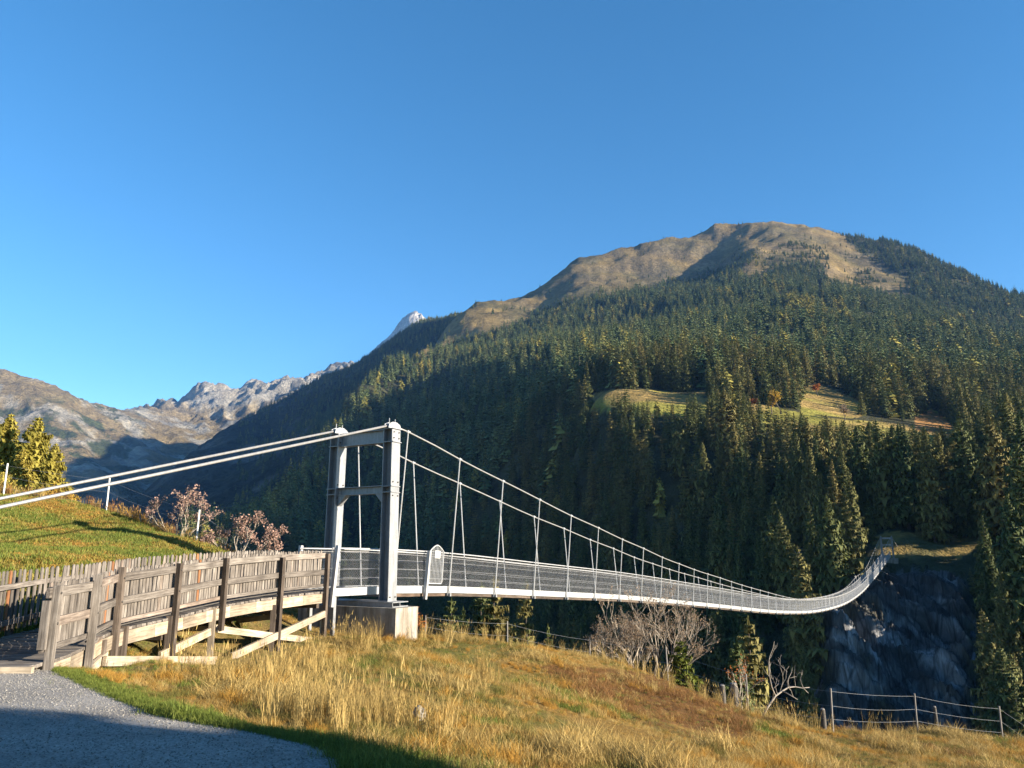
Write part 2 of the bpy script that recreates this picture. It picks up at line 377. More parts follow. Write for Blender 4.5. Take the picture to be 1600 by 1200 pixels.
def road_edge(y): return np.interp(y, _re[:, 0], _re[:, 1])
def axis(parts):
    out = [np.array([parts[0][0]])]
    for a, b, st in parts: out.append(np.linspace(a, b, max(2, int(round((b - a) / st)) + 1))[1:])
    return np.concatenate(out)
gx = axis([(-70, -26, 2.5), (-26, -9, .35), (-9, 14, .25), (14, 26, .4), (26, 100, 2.5)])
gy = axis([(-30, 4, 1.5), (4, 34, .25), (34, 60, .8), (60, 130, 2.5)])
GX, GY = np.meshgrid(gx, gy)
GZ = near_z(GX.ravel(), GY.ravel()).reshape(GX.shape)
U, V = project(GX, GY, GZ)
def lerp3(a, b, t): return np.asarray(a) * (1 - t[..., None]) + np.asarray(b) * t[..., None]
def meadow_zones(x, y, u, v):
    """weights: lawn, rust, olive, blond"""
    knoll = smooth(-7.6, -9.0, x) * smooth(12.5, 13.5, y)
    n = fbm(x, y, 3.0, 3)
    rust = in_poly(u, v, [(840, 1040), (960, 1045), (1130, 1075), (1160, 1110), (1180, 1160), (1040, 1130), (900, 1090)]) * 1.0
    rust = np.clip(rust + .6 * (n > .5) * (x > 1), 0, 1)
    olive = np.clip(smooth(-.2, .3, n + .6 * np.exp(-((u - 640) / 190.) ** 2 - ((v - 1030) / 45.) ** 2) * 2 - .25), 0, 1)
    return knoll, rust, olive
kn, ru, ol = meadow_zones(GX, GY, U, V)
col = lerp3((0.2, 0.122, 0.036), (0.11, 0.095, 0.028), ol)
col = lerp3(col, (0.11, 0.055, 0.022), ru * .8)
col = lerp3(col, (0.15, 0.13, 0.03), kn)
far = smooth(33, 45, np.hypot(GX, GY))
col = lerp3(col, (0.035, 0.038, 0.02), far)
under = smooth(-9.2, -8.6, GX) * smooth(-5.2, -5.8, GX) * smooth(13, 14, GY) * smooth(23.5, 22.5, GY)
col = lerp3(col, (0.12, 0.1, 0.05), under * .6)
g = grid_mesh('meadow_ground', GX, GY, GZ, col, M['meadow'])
tag(g, 'autumn meadow slope and mown grassy knoll above the gorge', 'ground', kind='structure')

ys = np.linspace(-25, 12.0, 150); ts = np.linspace(0, 1, 90)
edge = road_edge(ys) + .12 * fbm(ys * 3.1, ys * 0 + 2, 1.0, 3)
GXr = -22 + (edge[:, None] + 22) * ts[None] ** 0.7; GYr = np.repeat(ys[:, None], 90, 1)
GZr = near_z(GXr.ravel(), GYr.ravel()).reshape(GXr.shape) + .012
g = grid_mesh('gravel_road', GXr, GYr, GZr, np.ones(GXr.shape + (3,)) * .3, M['gravel'])
tag(g, 'grey gravel road at the foot of the wooden ramp', 'road', kind='structure')

# ------------------------------------------------------------------ mountains
KY = 0.4
class Layer:
    def __init__(s, pts, ridge=(), extra=(), c=0.012):
        P = []; T = []
        def put(x, y, t): P.append((x / y, KY * math.log(y))); T.append(t)
        for u, v, Y in list(pts) + list(ridge):
            rx, rz = ray(u, v); put(rx * Y, Y, rz)
        for u, v, Y in ridge:
            rx, rz = ray(u, v)
            put(rx * Y * 1.22, Y * 1.22, rz - .075 - .06 * rz); put(rx * Y * 1.7, Y * 1.7, rz * .55 - .06)
        for x, y, z in extra: put(x, y, (z - EYE) / y)
        s.rbf = RBF(P, T, c)
    def base(s, x, y):
        return EYE + y * s.rbf(np.stack([x / y, KY * np.log(y)], -1))
L1_ridge = [(1750, 520, 1850), (1680, 505, 1880), (1600, 472, 1900), (1550, 450, 1950), (1500, 428, 2000), (1450, 405, 2080), (1400, 388, 2150), (1345, 378, 2200), (1300, 366, 2230), (1250, 354, 2280), (1200, 348, 2300), (1165, 352, 2360), (1120, 353, 2400), (1095, 365, 2400), (1060, 378, 2400), (1020, 385, 2400),
            (960, 398, 2350), (900, 408, 2300), (870, 430, 2260), (840, 455, 2230), (800, 478, 2200), (760, 492, 2170), (725, 503, 2100), (695, 528, 1900), (645, 568, 1650), (590, 608, 1400), (540, 650, 1200), (505, 700, 1000), (478, 750, 850), (455, 800, 750)]
L1_pts = [(1200, 420, 1800), (1200, 480, 1300), (1200, 560, 760), (1250, 622, 480), (1230, 652, 400), (1190, 375, 2120), (1178, 405, 1880), (1165, 435, 1700), (1125, 395, 2200), (1085, 415, 2120), (1050, 432, 2020), (1110, 440, 1950), (955, 415, 2180), (935, 440, 2000), (900, 455, 1950), (1080, 480, 1500), (1285, 400, 1950), (1350, 430, 1850),
          (1400, 470, 1600), (1400, 530, 1100), (1400, 600, 640), (1400, 655, 440), (1480, 680, 390), (1330, 640, 460), (1550, 520, 1400), (1550, 600, 700), (1580, 680, 420),
          (1000, 450, 1900), (1000, 520, 1300), (1000, 585, 680), (1040, 612, 500), (955, 612, 490), (925, 640, 470), (1060, 645, 420), (1150, 650, 400), (850, 500, 1850), (800, 540, 1500), (800, 600, 980), (800, 660, 740), (880, 560, 1100), (865, 632, 640),
          (700, 560, 1620), (700, 620, 1180), (700, 690, 900), (620, 650, 1180), (590, 710, 1010), (540, 760, 960),
          (1000, 690, 385), (1000, 740, 365), (1000, 810, 340), (1000, 900, 312), (1100, 690, 362), (1150, 750, 305), (1150, 830, 275), (1150, 910, 240),
          (1250, 730, 290), (1280, 810, 235), (1280, 890, 195), (1330, 775, 245), (1400, 790, 225), (1400, 838, 190), (1450, 835, 192), (1500, 840, 190), (1540, 790, 215), (1480, 750, 270),
          (1391, 874, 178), (1440, 872, 176), (1500, 874, 174), (1380, 915, 168), (1330, 950, 160), (1450, 950, 163), (1310, 1050, 146), (1400, 1080, 146), (1500, 1000, 152), (1530, 1150, 130), (1270, 960, 168), (1200, 1000, 170),
          (1570, 830, 185), (1590, 900, 155), (1600, 1000, 130), (1720, 900, 150), (1720, 720, 300), (1720, 620, 600), (1750, 560, 1400),
          (900, 700, 500), (900, 800, 430), (900, 900, 390), (800, 730, 610), (800, 820, 545), (800, 920, 490), (700, 760, 720), (700, 850, 640), (600, 790, 840), (600, 880, 740), (520, 820, 880), (520, 890, 800)]
L1_extra = [(45, 100, -72), (110, 75, -82), (200, 60, -92), (-20, 165, -62), (-90, 290, -50), (-200, 440, -25), (-330, 640, 5), (-480, 900, 40), (-700, 1300, 80), (-60, 120, -70), (-200, 260, -60), (20, 62, -75), (-400, 500, -20), (-800, 900, 30), (60, 62, -80), (-30, 62, -70), (-1200, 2400, 150), (-900, 3600, 200), (-300, 3600, 300)]
L1 = Layer(L1_pts, L1_ridge, L1_extra)
BROWN = [(640, 575), (700, 543), (735, 533), (800, 513), (840, 487), (885, 470), (975, 457), (1020, 447), (1060, 438), (1095, 436), (1110, 425), (1150, 418), (1165, 440), (1200, 432), (1215, 415), (1285, 408), (1290, 440), (1320, 447), (1360, 455), (1400, 470), (1446, 478), (1420, 455), (1428, 440), (1400, 425), (1370, 405), (1340, 392), (1318, 374), (1300, 340), (1200, 320), (1050, 340), (850, 400), (700, 490), (640, 540)]
PINES = [[(1141, 412), (1180, 392), (1245, 378), (1283, 388), (1281, 412), (1215, 420)], [(1310, 385), (1340, 388), (1345, 410), (1312, 405)], [(1330, 425), (1370, 430), (1385, 445), (1340, 440)], [(1405, 440), (1420, 445), (1420, 470), (1404, 462)], [(1040, 430), (1160, 420), (1155, 450), (1040, 455)]]
MEADOW = [[(905, 640), (920, 618), (960, 607), (1040, 610), (1110, 622), (1180, 628), (1235, 640), (1300, 655), (1400, 662), (1488, 670), (1492, 705), (1400, 700), (1300, 690), (1180, 668), (1060, 650)],
          [(1250, 606), (1278, 600), (1330, 618), (1370, 640), (1330, 655), (1250, 645)], [(1428, 648), (1455, 640), (1486, 660), (1484, 680), (1430, 672)], [(1065, 618), (1115, 603), (1120, 612), (1075, 622)]]
LEDGE = [(1360, 842), (1385, 830), (1530, 833), (1535, 852), (1500, 872), (1380, 872)]
CLIFF = [(1275, 960), (1340, 925), (1400, 900), (1500, 905), (1525, 960), (1530, 1200), (1265, 1200)]
def l1_noise(x, y, u, v):
    a = smooth(250, 900, y)
    n = a * (16 * fbm(x, y, 420, 3) + (9 - 4 * smooth(1300, 1900, y)) * fbm(x + 900, y, 120, 4, ridged=True)) + smooth(120, 400, y) * 2.2 * fbm(x, y, 45, 3)
    rock = smooth(1200, 1900, y)
    n = n + rock * (7 * fbm(x + 300, y - 100, 170, 4, 0.55, ridged=True) - 4)
    cl = smooth(1225, 1290, u) * smooth(1570, 1500, u) * smooth(880, 930, v) * smooth(260, 200, y)
    st = x * .8 + y * .5
    n = n + cl * (2.6 * fbm(st, y * .35, 9, 4, .6, ridged=True) + 3.2 * fbm(x, y, 24, 3) + .9 * np.sign(np.sin(st * 1.1 + 2 * fbm(x, y, 10, 2))) * .5)
    n = n * (1 - .88 * smooth(330, 380, y) * smooth(660, 520, y) * smooth(850, 930, u))
    return n
def in_any(u, v, polys):
    r = np.zeros(np.shape(u), bool)
    for p in polys: r |= in_poly(u, v, p)
    return r
def l1_z(x, y):
    x = np.atleast_1d(np.asarray(x, float)); y = np.atleast_1d(np.asarray(y, float))
    z = L1.base(x, y); u, v = project(x, y, z)
    return z + l1_noise(x, y, u, v)
def layer_grid(s0, s1, ns, y0, y1, ny):
    s = np.linspace(s0, s1, ns); y = np.exp(np.linspace(math.log(y0), math.log(y1), ny))
    S, Y = np.meshgrid(s, y); return S * Y, Y
X, Y = layer_grid(-.5, 1.12, 520, 62, 4000, 430)
Z = l1_z(X.ravel(), Y.ravel()).reshape(X.shape)
U, V = project(X, Y, Z)
wob = 13 * fbm(X, Y, 110, 4); wob2 = 9 * fbm(X + 400, Y, 80, 4)
brown = in_poly(U + wob, V + wob2, BROWN); meadow = in_any(U + wob * .4, V + wob2 * .3, MEADOW); ledge = in_poly(U, V, LEDGE) & (Y < 260)
cliff = in_poly(U + wob, V + wob2, CLIFF) & (Y < 220)
col = np.ones(X.shape + (3,)) * np.array((0.05, 0.05, 0.026))
slope = np.hypot(*np.gradient(Z)) * 0
dZy = np.gradient(Z, axis=0) / np.gradient(Y, axis=0)
rocky = smooth(.55, .95, np.abs(dZy) + .25 * fbm(X, Y, 160, 3))
b_c = lerp3((0.19, 0.138, 0.058), (0.12, 0.1, 0.046), smooth(-.3, .5, fbm(X, Y, 150, 4)))
b_c = lerp3(b_c, (0.15, 0.125, 0.1), rocky * .4)
col = np.where(brown[..., None], b_c, col)
m_c = lerp3((0.25, 0.23, 0.05), (0.27, 0.19, 0.07), smooth(-.2, .5, fbm(X, Y, 60, 3) + smooth(640, 610, V) * .5))
col = np.where(meadow[..., None], m_c, col)
col = np.where((in_poly(U, V, MEADOW[2]))[..., None], np.array((0.3, 0.16, 0.06)), col)
col = np.where(ledge[..., None], lerp3((0.24, 0.17, 0.06), (0.1, 0.09, 0.04), smooth(-.2, .3, fbm(X, Y, 9, 3))), col)
cl_c = lerp3((0.1, 0.105, 0.12), (0.24, 0.245, 0.27), smooth(-.1, .7, fbm((X * .8 + Y * .5), Y * .3 + X * .1, 7, 4, .6)))
col = np.where(cliff[..., None], cl_c, col)
mt = grid_mesh('forested_mountain', X, Y, Z, col, M['mountain'])
tag(mt, 'broad mountain with brown grassy summit above dark spruce forest and gorge cliff', 'mountain', kind='structure')

# rock face of the gorge wall below the far bridge end, built finer than the slope behind it
s_ = np.linspace(.33, .665, 330); y_ = np.linspace(118, 184, 300); S_, Y_ = np.meshgrid(s_, y_); X_ = S_ * Y_
Zb = l1_z(X_.ravel(), Y_.ravel()).reshape(X_.shape); U_, V_ = project(X_, Y_, Zb)
mk = smooth(1255, 1320, U_) * smooth(1540, 1490, U_) * smooth(890, 935, V_) * smooth(118, 121, Y_)
a_ = X_ * .55 + Zb * .85; c_ = X_ * .85 - Zb * .55                     # bedding dips to the right
rel = 1.5 * fbm(a_, c_ * .22, 3.2, 4, .6, ridged=True) + 1.3 * fbm(a_ * .6, c_ * .3 + Y_ * .2, 11, 3, .55, ridged=True) + .5 * fbm(X_, Zb, 1.6, 2)
Zc = Zb + mk * (.8 + rel) - (1 - mk) * 1.2
tone = smooth(-.2, .9, fbm(a_ * 1.1, c_ * .16, 3.0, 4, .65) + .35 * fbm(X_, Zb, 14, 2))
col_ = lerp3((0.075, 0.077, 0.08), (0.3, 0.303, 0.31), tone ** 1.3); col_ = lerp3(col_, (0.05, 0.046, 0.028), smooth(.0, .4, fbm(X_ + 80, Zb, 15, 3)))
col_ = lerp3((0.05, 0.05, 0.026), col_, smooth(.35, .95, mk + .35 * fbm(X_, Zb, 6, 3)))
o = grid_mesh('rock_cliff', X_, Y_, Zc, col_, slate_mat())
tag(o, 'streaked blue grey rock cliff of the gorge below the far bridge end', 'cliff', kind='structure')

# shaded ridge behind the spur
L2_ridge = [(800, 500, 2750), (720, 503, 2700), (690, 507, 2700), (655, 517, 2750), (625, 530, 2750), (595, 550, 2800), (565, 568, 2850), (530, 587, 2900), (490, 605, 3000), (455, 630, 3000), (420, 648, 2950), (380, 668, 2850), (340, 692, 2700), (300, 722, 2500), (265, 752, 2250), (230, 780, 2000)]
L2_pts = [(700, 560, 2300), (600, 620, 2000), (540, 680, 1700), (480, 680, 2100), (450, 760, 1500), (400, 720, 2100), (350, 770, 1700), (350, 850, 1100), (450, 850, 1100), (300, 810, 1500), (250, 830, 1350), (420, 690, 2450), (540, 640, 2300)]
L2_extra = [(-900, 1300, 40), (-1100, 1800, 70), (-700, 1000, 10), (-1500, 2200, 90), (-1900, 3000, 140), (-500, 800, -10), (-1500, 1300, 60), (0, 1100, 60), (300, 2000, 250)]
L2 = Layer(L2_pts, L2_ridge, L2_extra)
def l2_z(x, y):
    x = np.atleast_1d(np.asarray(x, float)); y = np.atleast_1d(np.asarray(y, float))
    return L2.base(x, y) + 22 * fbm(x, y, 380, 3) + 12 * fbm(x + 70, y * .6 - x * .5, 130, 4, .55, ridged=True)
X, Y = layer_grid(-.75, .12, 300, 800, 4600, 240)
Z = l2_z(X.ravel(), Y.ravel()).reshape(X.shape); U, V = project(X, Y, Z)
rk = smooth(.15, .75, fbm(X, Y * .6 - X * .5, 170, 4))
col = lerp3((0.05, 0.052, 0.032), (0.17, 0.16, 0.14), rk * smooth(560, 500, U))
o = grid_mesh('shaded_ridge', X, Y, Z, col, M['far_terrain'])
tag(o, 'steep ridge in deep blue shade behind the bridge tower', 'ridge', kind='structure')

# sunlit mountain on the left and the rocky peaks at the valley head
L5_ridge = [(-120, 560, 3300), (-60, 572, 3350), (0, 584, 3400), (35, 593, 3450), (70, 604, 3500), (105, 616, 3600), (150, 631, 3700), (185, 643, 3900), (210, 641, 4400), (240, 633, 4700), (262, 628, 4800), (285, 626, 4800), (305, 606, 4800), (325, 599, 4800), (350, 600, 4850), (372, 608, 4900), (392, 590, 5000), (412, 596, 5000), (440, 587, 4900), (465, 578, 4900), (490, 582, 4950), (520, 566, 5100), (545, 562, 5200), (600, 560, 5200)]
L5_pts = [(0, 640, 3000), (60, 680, 2750), (100, 715, 2500), (150, 665, 3200), (200, 690, 3050), (0, 720, 2500), (100, 770, 2150), (-80, 700, 2500), (250, 665, 3900), (300, 650, 4300), (340, 640, 4400), (400, 625, 4500), (460, 605, 4600), (300, 690, 3600), (400, 680, 4000), (200, 740, 2700), (500, 610, 4600), (550, 600, 4800)]
L5_extra = [(-1300, 1900, 90), (-1600, 2300, 120), (-2000, 1700, 150), (-900, 1800, 60), (-800, 2600, 100), (-2600, 2000, 300)]
L5 = Layer(L5_pts, L5_ridge, L5_extra)
def l5_z(x, y):
    x = np.atleast_1d(np.asarray(x, float)); y = np.atleast_1d(np.asarray(y, float))
    far_ = smooth(3900, 4600, y)
    return L5.base(x, y) + 26 * fbm(x, y, 500, 3) + (16 + 22 * far_) * fbm(x + 70, y + .4 * x, 210, 5, .55, ridged=True) - 12 - 52 * far_
X, Y = layer_grid(-.86, -.12, 330, 1700, 6500, 240)
Z = l5_z(X.ravel(), Y.ravel()).reshape(X.shape); U, V = project(X, Y, Z)
n1 = fbm(X, Y, 260, 5, .6); n2 = fbm(X + 3000, Y, 120, 4, .6)
col = lerp3((0.23, 0.18, 0.1), (0.32, 0.3, 0.26), smooth(-.05, .45, n1))
col = lerp3(col, (0.075, 0.09, 0.045), smooth(.05, .35, n2) * smooth(612, 640, V) * smooth(240, 200, U))
col = lerp3(col, (0.34, 0.32, 0.285), smooth(4300, 4700, Y) * .75)
o = grid_mesh('valley_mountain', X, Y, Z, col, M['far_terrain'])
tag(o, 'sunlit rocky mountain flank and grey peaks at the head of the valley', 'mountain', kind='structure')

L4 = Layer([(640, 560, 5600), (600, 580, 5600), (680, 570, 5600)], [(560, 585, 6000), (585, 552, 6000), (600, 538, 6000), (618, 520, 6000), (634, 500, 6000), (648, 494, 6000), (660, 502, 6000), (680, 520, 6000), (710, 540, 6000), (760, 560, 6000)], [(-1500, 5000, 300), (0, 5000, 300), (-800, 4800, 300)])
X, Y = layer_grid(-.22, .0, 110, 5100, 6800, 70)
Z = L4.base(X.ravel(), Y.ravel()).reshape(X.shape) + 34 * fbm(X, Y, 240, 5, .6, ridged=True) - 20
o = grid_mesh('white_peak', X, Y, Z, lerp3((0.5, 0.48, 0.46), (0.36, 0.34, 0.32), smooth(0, .5, fbm(X, Y, 150, 3))), M['far_terrain'])
tag(o, 'pale limestone peak just showing over the forested ridge', 'mountain', kind='structure')

# ------------------------------------------------------------------ suspension bridge
PH = 0.528
BD = Vector((math.sin(PH), math.cos(PH), 0)); BN = Vector((math.cos(PH), -math.sin(PH), 0))   # along the span; towards the near side
B0 = Vector((-4.219, 24.827, 0)); SPAN = 177.0; TT = -0.87
DK = np.array([(-2.8, -1.17), (0, -1.20), (9.1, -1.68), (18.1, -2.25), (27.1, -2.95), (40.5, -4.05), (51, -4.93), (60.4, -5.6), (72.5, -6.27), (86, -6.68), (98, -6.75), (111.8, -6.35), (121, -5.85), (130.8, -5.05), (145, -3.8), (156.7, -2.6), (168, -1.45), (175, -.8), (180, -.5)])
CB = [(636, 675), (716, 718), (783, 752), (841, 781), (890.5, 806), (933, 825), (970.5, 843), (1003.5, 857), (1033, 871), (1059.5, 881), (1083.5, 890), (1105, 897), (1125, 903), (1142, 909)]
def cubic(tab):
    """smooth curve through measured heights"""
    x = tab[:, 0]; y = tab[:, 1]; n = len(x); A = np.zeros((n, n)); b = np.zeros(n); A[0, 0] = A[-1, -1] = 1
    h = np.diff(x)
    for i in range(1, n - 1):
        A[i, i - 1] = h[i - 1]; A[i, i] = 2 * (h[i - 1] + h[i]); A[i, i + 1] = h[i]; b[i] = 3 * ((y[i + 1] - y[i]) / h[i] - (y[i] - y[i - 1]) / h[i - 1])
    c = np.linalg.solve(A, b)
    def f(t):
        t = min(max(t, x[0]), x[-1]); i = min(max(int(np.searchsorted(x, t)) - 1, 0), n - 2); dx = t - x[i]
        bb = (y[i + 1] - y[i]) / h[i] - h[i] * (2 * c[i] + c[i + 1]) / 3; d = (c[i + 1] - c[i]) / (3 * h[i])
        return float(y[i] + bb * dx + c[i] * dx * dx + d * dx ** 3)
    return f
_dk = cubic(DK)
def deck_z(t): return EYE + _dk(t)                # underside edge of the deck band
WD = 0.60
def cable_w(t):                                   # half the distance between the two main cables
    q = min(max(t, 0), SPAN) / (SPAN / 2); q = q if q < 1 else 2 - q
    return 1.046 - .40 * q * (2 - q)
ctab = [(TT, 5.55)]
for k, (u, v) in enumerate(CB):
    p = B0 + BD * (3 * k) + BN * cable_w(3 * k)
    ctab.append((3.0 * k, EYE + ray(u, v)[1] * p.y))
mid = 88.0
for t in (51., 63., 75., 88., 100., 112., 124.): ctab.append((t, deck_z(t) + 1.38 + .9 * max(0, (60 - t) / 20) ** 1.5 + .0009 * max(0, t - 100) ** 2))
for t, zz in ((136., 1.85), (148., 2.6), (160., 3.5), (170., 4.2), (SPAN + .8, 4.7)): ctab.append((t, deck_z(t) + zz - .15))
_cb = cubic(np.array(ctab))
def cable_pt(t, side): 
    p = B0 + BD * t + BN * (side * cable_w(t)); p.z = _cb(t); return p
def deck_pt(t, w, dz=0.0):
    p = B0 + BD * t + BN * w; p.z = deck_z(t) + dz; return p

bridge = empty('suspension_bridge', tuple(B0 + BD * TT + Vector((0, 0, .2))))
tag(bridge, 'long steel suspension footbridge with wire netting sides sagging across the gorge', 'bridge')
BO = Vector(bridge.location)
def bpart(mb, name, m, parent=None, smooth_=False):
    par = parent if parent is not None else bridge
    o = mb.build(name, m, par, smooth_)
    if parent is None: o.location = -BO
    return o
def bo(t, w, z): 
    p = B0 + BD * t + BN * w; p.z = z; return p
def obox(mb, t0, t1, w0, w1, z0, z1):
    """box along the bridge axes"""
    return mb.hexa([bo(t0, w0, z0), bo(t1, w0, z0), bo(t1, w1, z0), bo(t0, w1, z0), bo(t0, w0, z1), bo(t1, w0, z1), bo(t1, w1, z1), bo(t0, w1, z1)])

def tower(tc, zb, zt, wcol, far=False):
    """H-section legs splayed a little, two cross beams, saddles"""
    for side in (1, -1):
        mb = MB(); hw = .175; hd = .2; tf = .03
        def leg(dt0, dt1, dw0, dw1):
            sp = .05 * side
            c = []
            for z, s in ((zb, sp), (zt, 0)):
                for a, b in ((dt0, dw0), (dt1, dw0), (dt1, dw1), (dt0, dw1)):
                    c.append(bo(tc + a, side * wcol + s + b, z))
            mb.hexa(c)
        leg(-hd, hd, hw - tf, hw); leg(-hd, hd, -hw, -hw + tf); leg(-.012, .012, -hw + tf, hw - tf)
        col_o = bpart(mb, 'tower_column', M['galv'])
        for zz in (zb + .012, zt - .42, zt - .012, zb + (zt - zb) * .62, zb + (zt - zb) * .655):    # end plates and stiffeners
            m2 = MB(); obox(m2, tc - hd - .012, tc + hd + .012, side * wcol - hw - .02 + .03 * side, side * wcol + hw + .02 + .03 * side, zz - .012, zz + .012)
            bpart(m2, 'stiffener_plate', M['galv'], col_o)
        m2 = MB(); s0 = side * wcol                       # cable saddle: cheeks, curved seat, bolts
        for dw in (-.09, .09): 
            pts = [bo(tc + a, s0 + dw, zt + b) for a, b in ((-.3, 0), (.3, 0), (.26, .13), (.1, .2), (-.1, .2), (-.26, .13))]
            q = [p + BN * .02 for p in pts]; m2.add(pts + q, [tuple(range(6)), tuple(range(11, 5, -1))] + [(i, i + 6, (i + 1) % 6 + 6, (i + 1) % 6) for i in range(6)])
        for a in (-.2, 0, .2): m2.tube([bo(tc + a, s0 - .13, zt + .13), bo(tc + a, s0 + .13, zt + .13)], .02, 6)
        for a in (-.14, .14): m2.tube([bo(tc + a, s0, zt + .1), bo(tc + a, s0, zt + .32)], .012, 5)
        bpart(m2, 'cable_saddle', M['galv_bright'])
        for zz in (zt - .3, zt - .12, zb + .12, zb + (zt - zb) * .6, zb + (zt - zb) * .68):
            for dt_ in (-.12, .12):
                m3 = MB(); q_ = side * wcol + hw + (.05 * (zt - zz) / (zt - zb)) * side
                m3.tube([bo(tc + dt_, q_ - .004, zz), bo(tc + dt_, q_ + .03, zz)], .022, 6); bpart(m3, 'bolt', M['grey_stake'], col_o)
    for zc, h in ((zt - .22, .38), (zb + (zt - zb) * .638, .2)):
        mb = MB(); w = wcol - .178
        obox(mb, tc - .01, tc + .01, -w, w, zc - h / 2, zc + h / 2)
        obox(mb, tc - .13, tc + .13, -w, w, zc + h / 2, zc + h / 2 + .022); obox(mb, tc - .13, tc + .13, -w, w, zc - h / 2 - .022, zc - h / 2)
        if h < .3:
            for s in (1, -1):
                a = [bo(tc + d, s * w, zc - h / 2 - .024) for d in (-.1, .1)] + [bo(tc + d, s * (w - .3), zc - h / 2 - .024) for d in (.1, -.1)]
                c = [bo(tc + d, s * w, zc - h / 2 - .34) for d in (-.1, .1)] + [bo(tc + d, s * (w - .3), zc - h / 2 - .04) for d in (.1, -.1)]
                mb.hexa(c + a)
        bpart(mb, 'cross_beam', M['galv'])
ZB, ZT = .28, 5.42
tower(TT, ZB, ZT, 1.09)
mb = MB(); obox(mb, -1.42, -.38, -1.9, 1.9, -2.4, .13); bpart(mb, 'foundation', M['concrete'])
mb = MB(); obox(mb, -1.22, -.5, -1.62, 1.62, .132, .155); obox(mb, -1.22, -.5, -1.62, 1.62, .255, .278); obox(mb, -.87, -.85, -1.6, 1.6, .155, .255); obox(mb, -1.21, -1.19, -1.6, 1.6, .155, .255); bpart(mb, 'base_beam', M['galv'])
TF = SPAN - .6
tower(TF, deck_z(TF) - .3, _cb(TF) - .1, 1.09)
mb = MB(); obox(mb, TF - .7, TF + .9, -2, 2, deck_z(TF) - 4.5, deck_z(TF) - .31); bpart(mb, 'foundation', M['concrete'])

for side in (1, -1):
    ts_ = [TT] + list(np.arange(0, SPAN - .7, 1.5)) + [TF]
    pts = [cable_pt(t, side) for t in ts_]; pts[0].z = ZT + .13
    mb = MB(); mb.tube(pts, .027, 6); bpart(mb, 'main_cable', M['cable'], smooth_=True)
    a = bo(TT, side * 1.09, ZT + .13); b = bo(-19, side * 1.06, ZT + .13 - .281 * 18.1)
    mb = MB(); mb.tube([a, b], .035, 9); bpart(mb, 'backstay_cable', M['cable'], smooth_=True)
    a = bo(TF, side * 1.09, _cb(TF)); b = bo(TF + 16, side * 2.2, deck_z(TF) - .2)
    mb = MB(); mb.tube([a, b], .05, 6); bpart(mb, 'backstay_cable', M['cable'], smooth_=True)
mb = MB(); obox(mb, -20.4, -18.4, -2, 2, -1.2, ZT + .13 - .281 * 18.1 + .4); bpart(mb, 'anchor_block', M['concrete'])
# wind guy below the far end
mb = MB(); mb.tube([deck_pt(150, WD, .05), deck_pt(SPAN - 2, 6, -7)], .02, 5); bpart(mb, 'wind_guy', M['cable'])

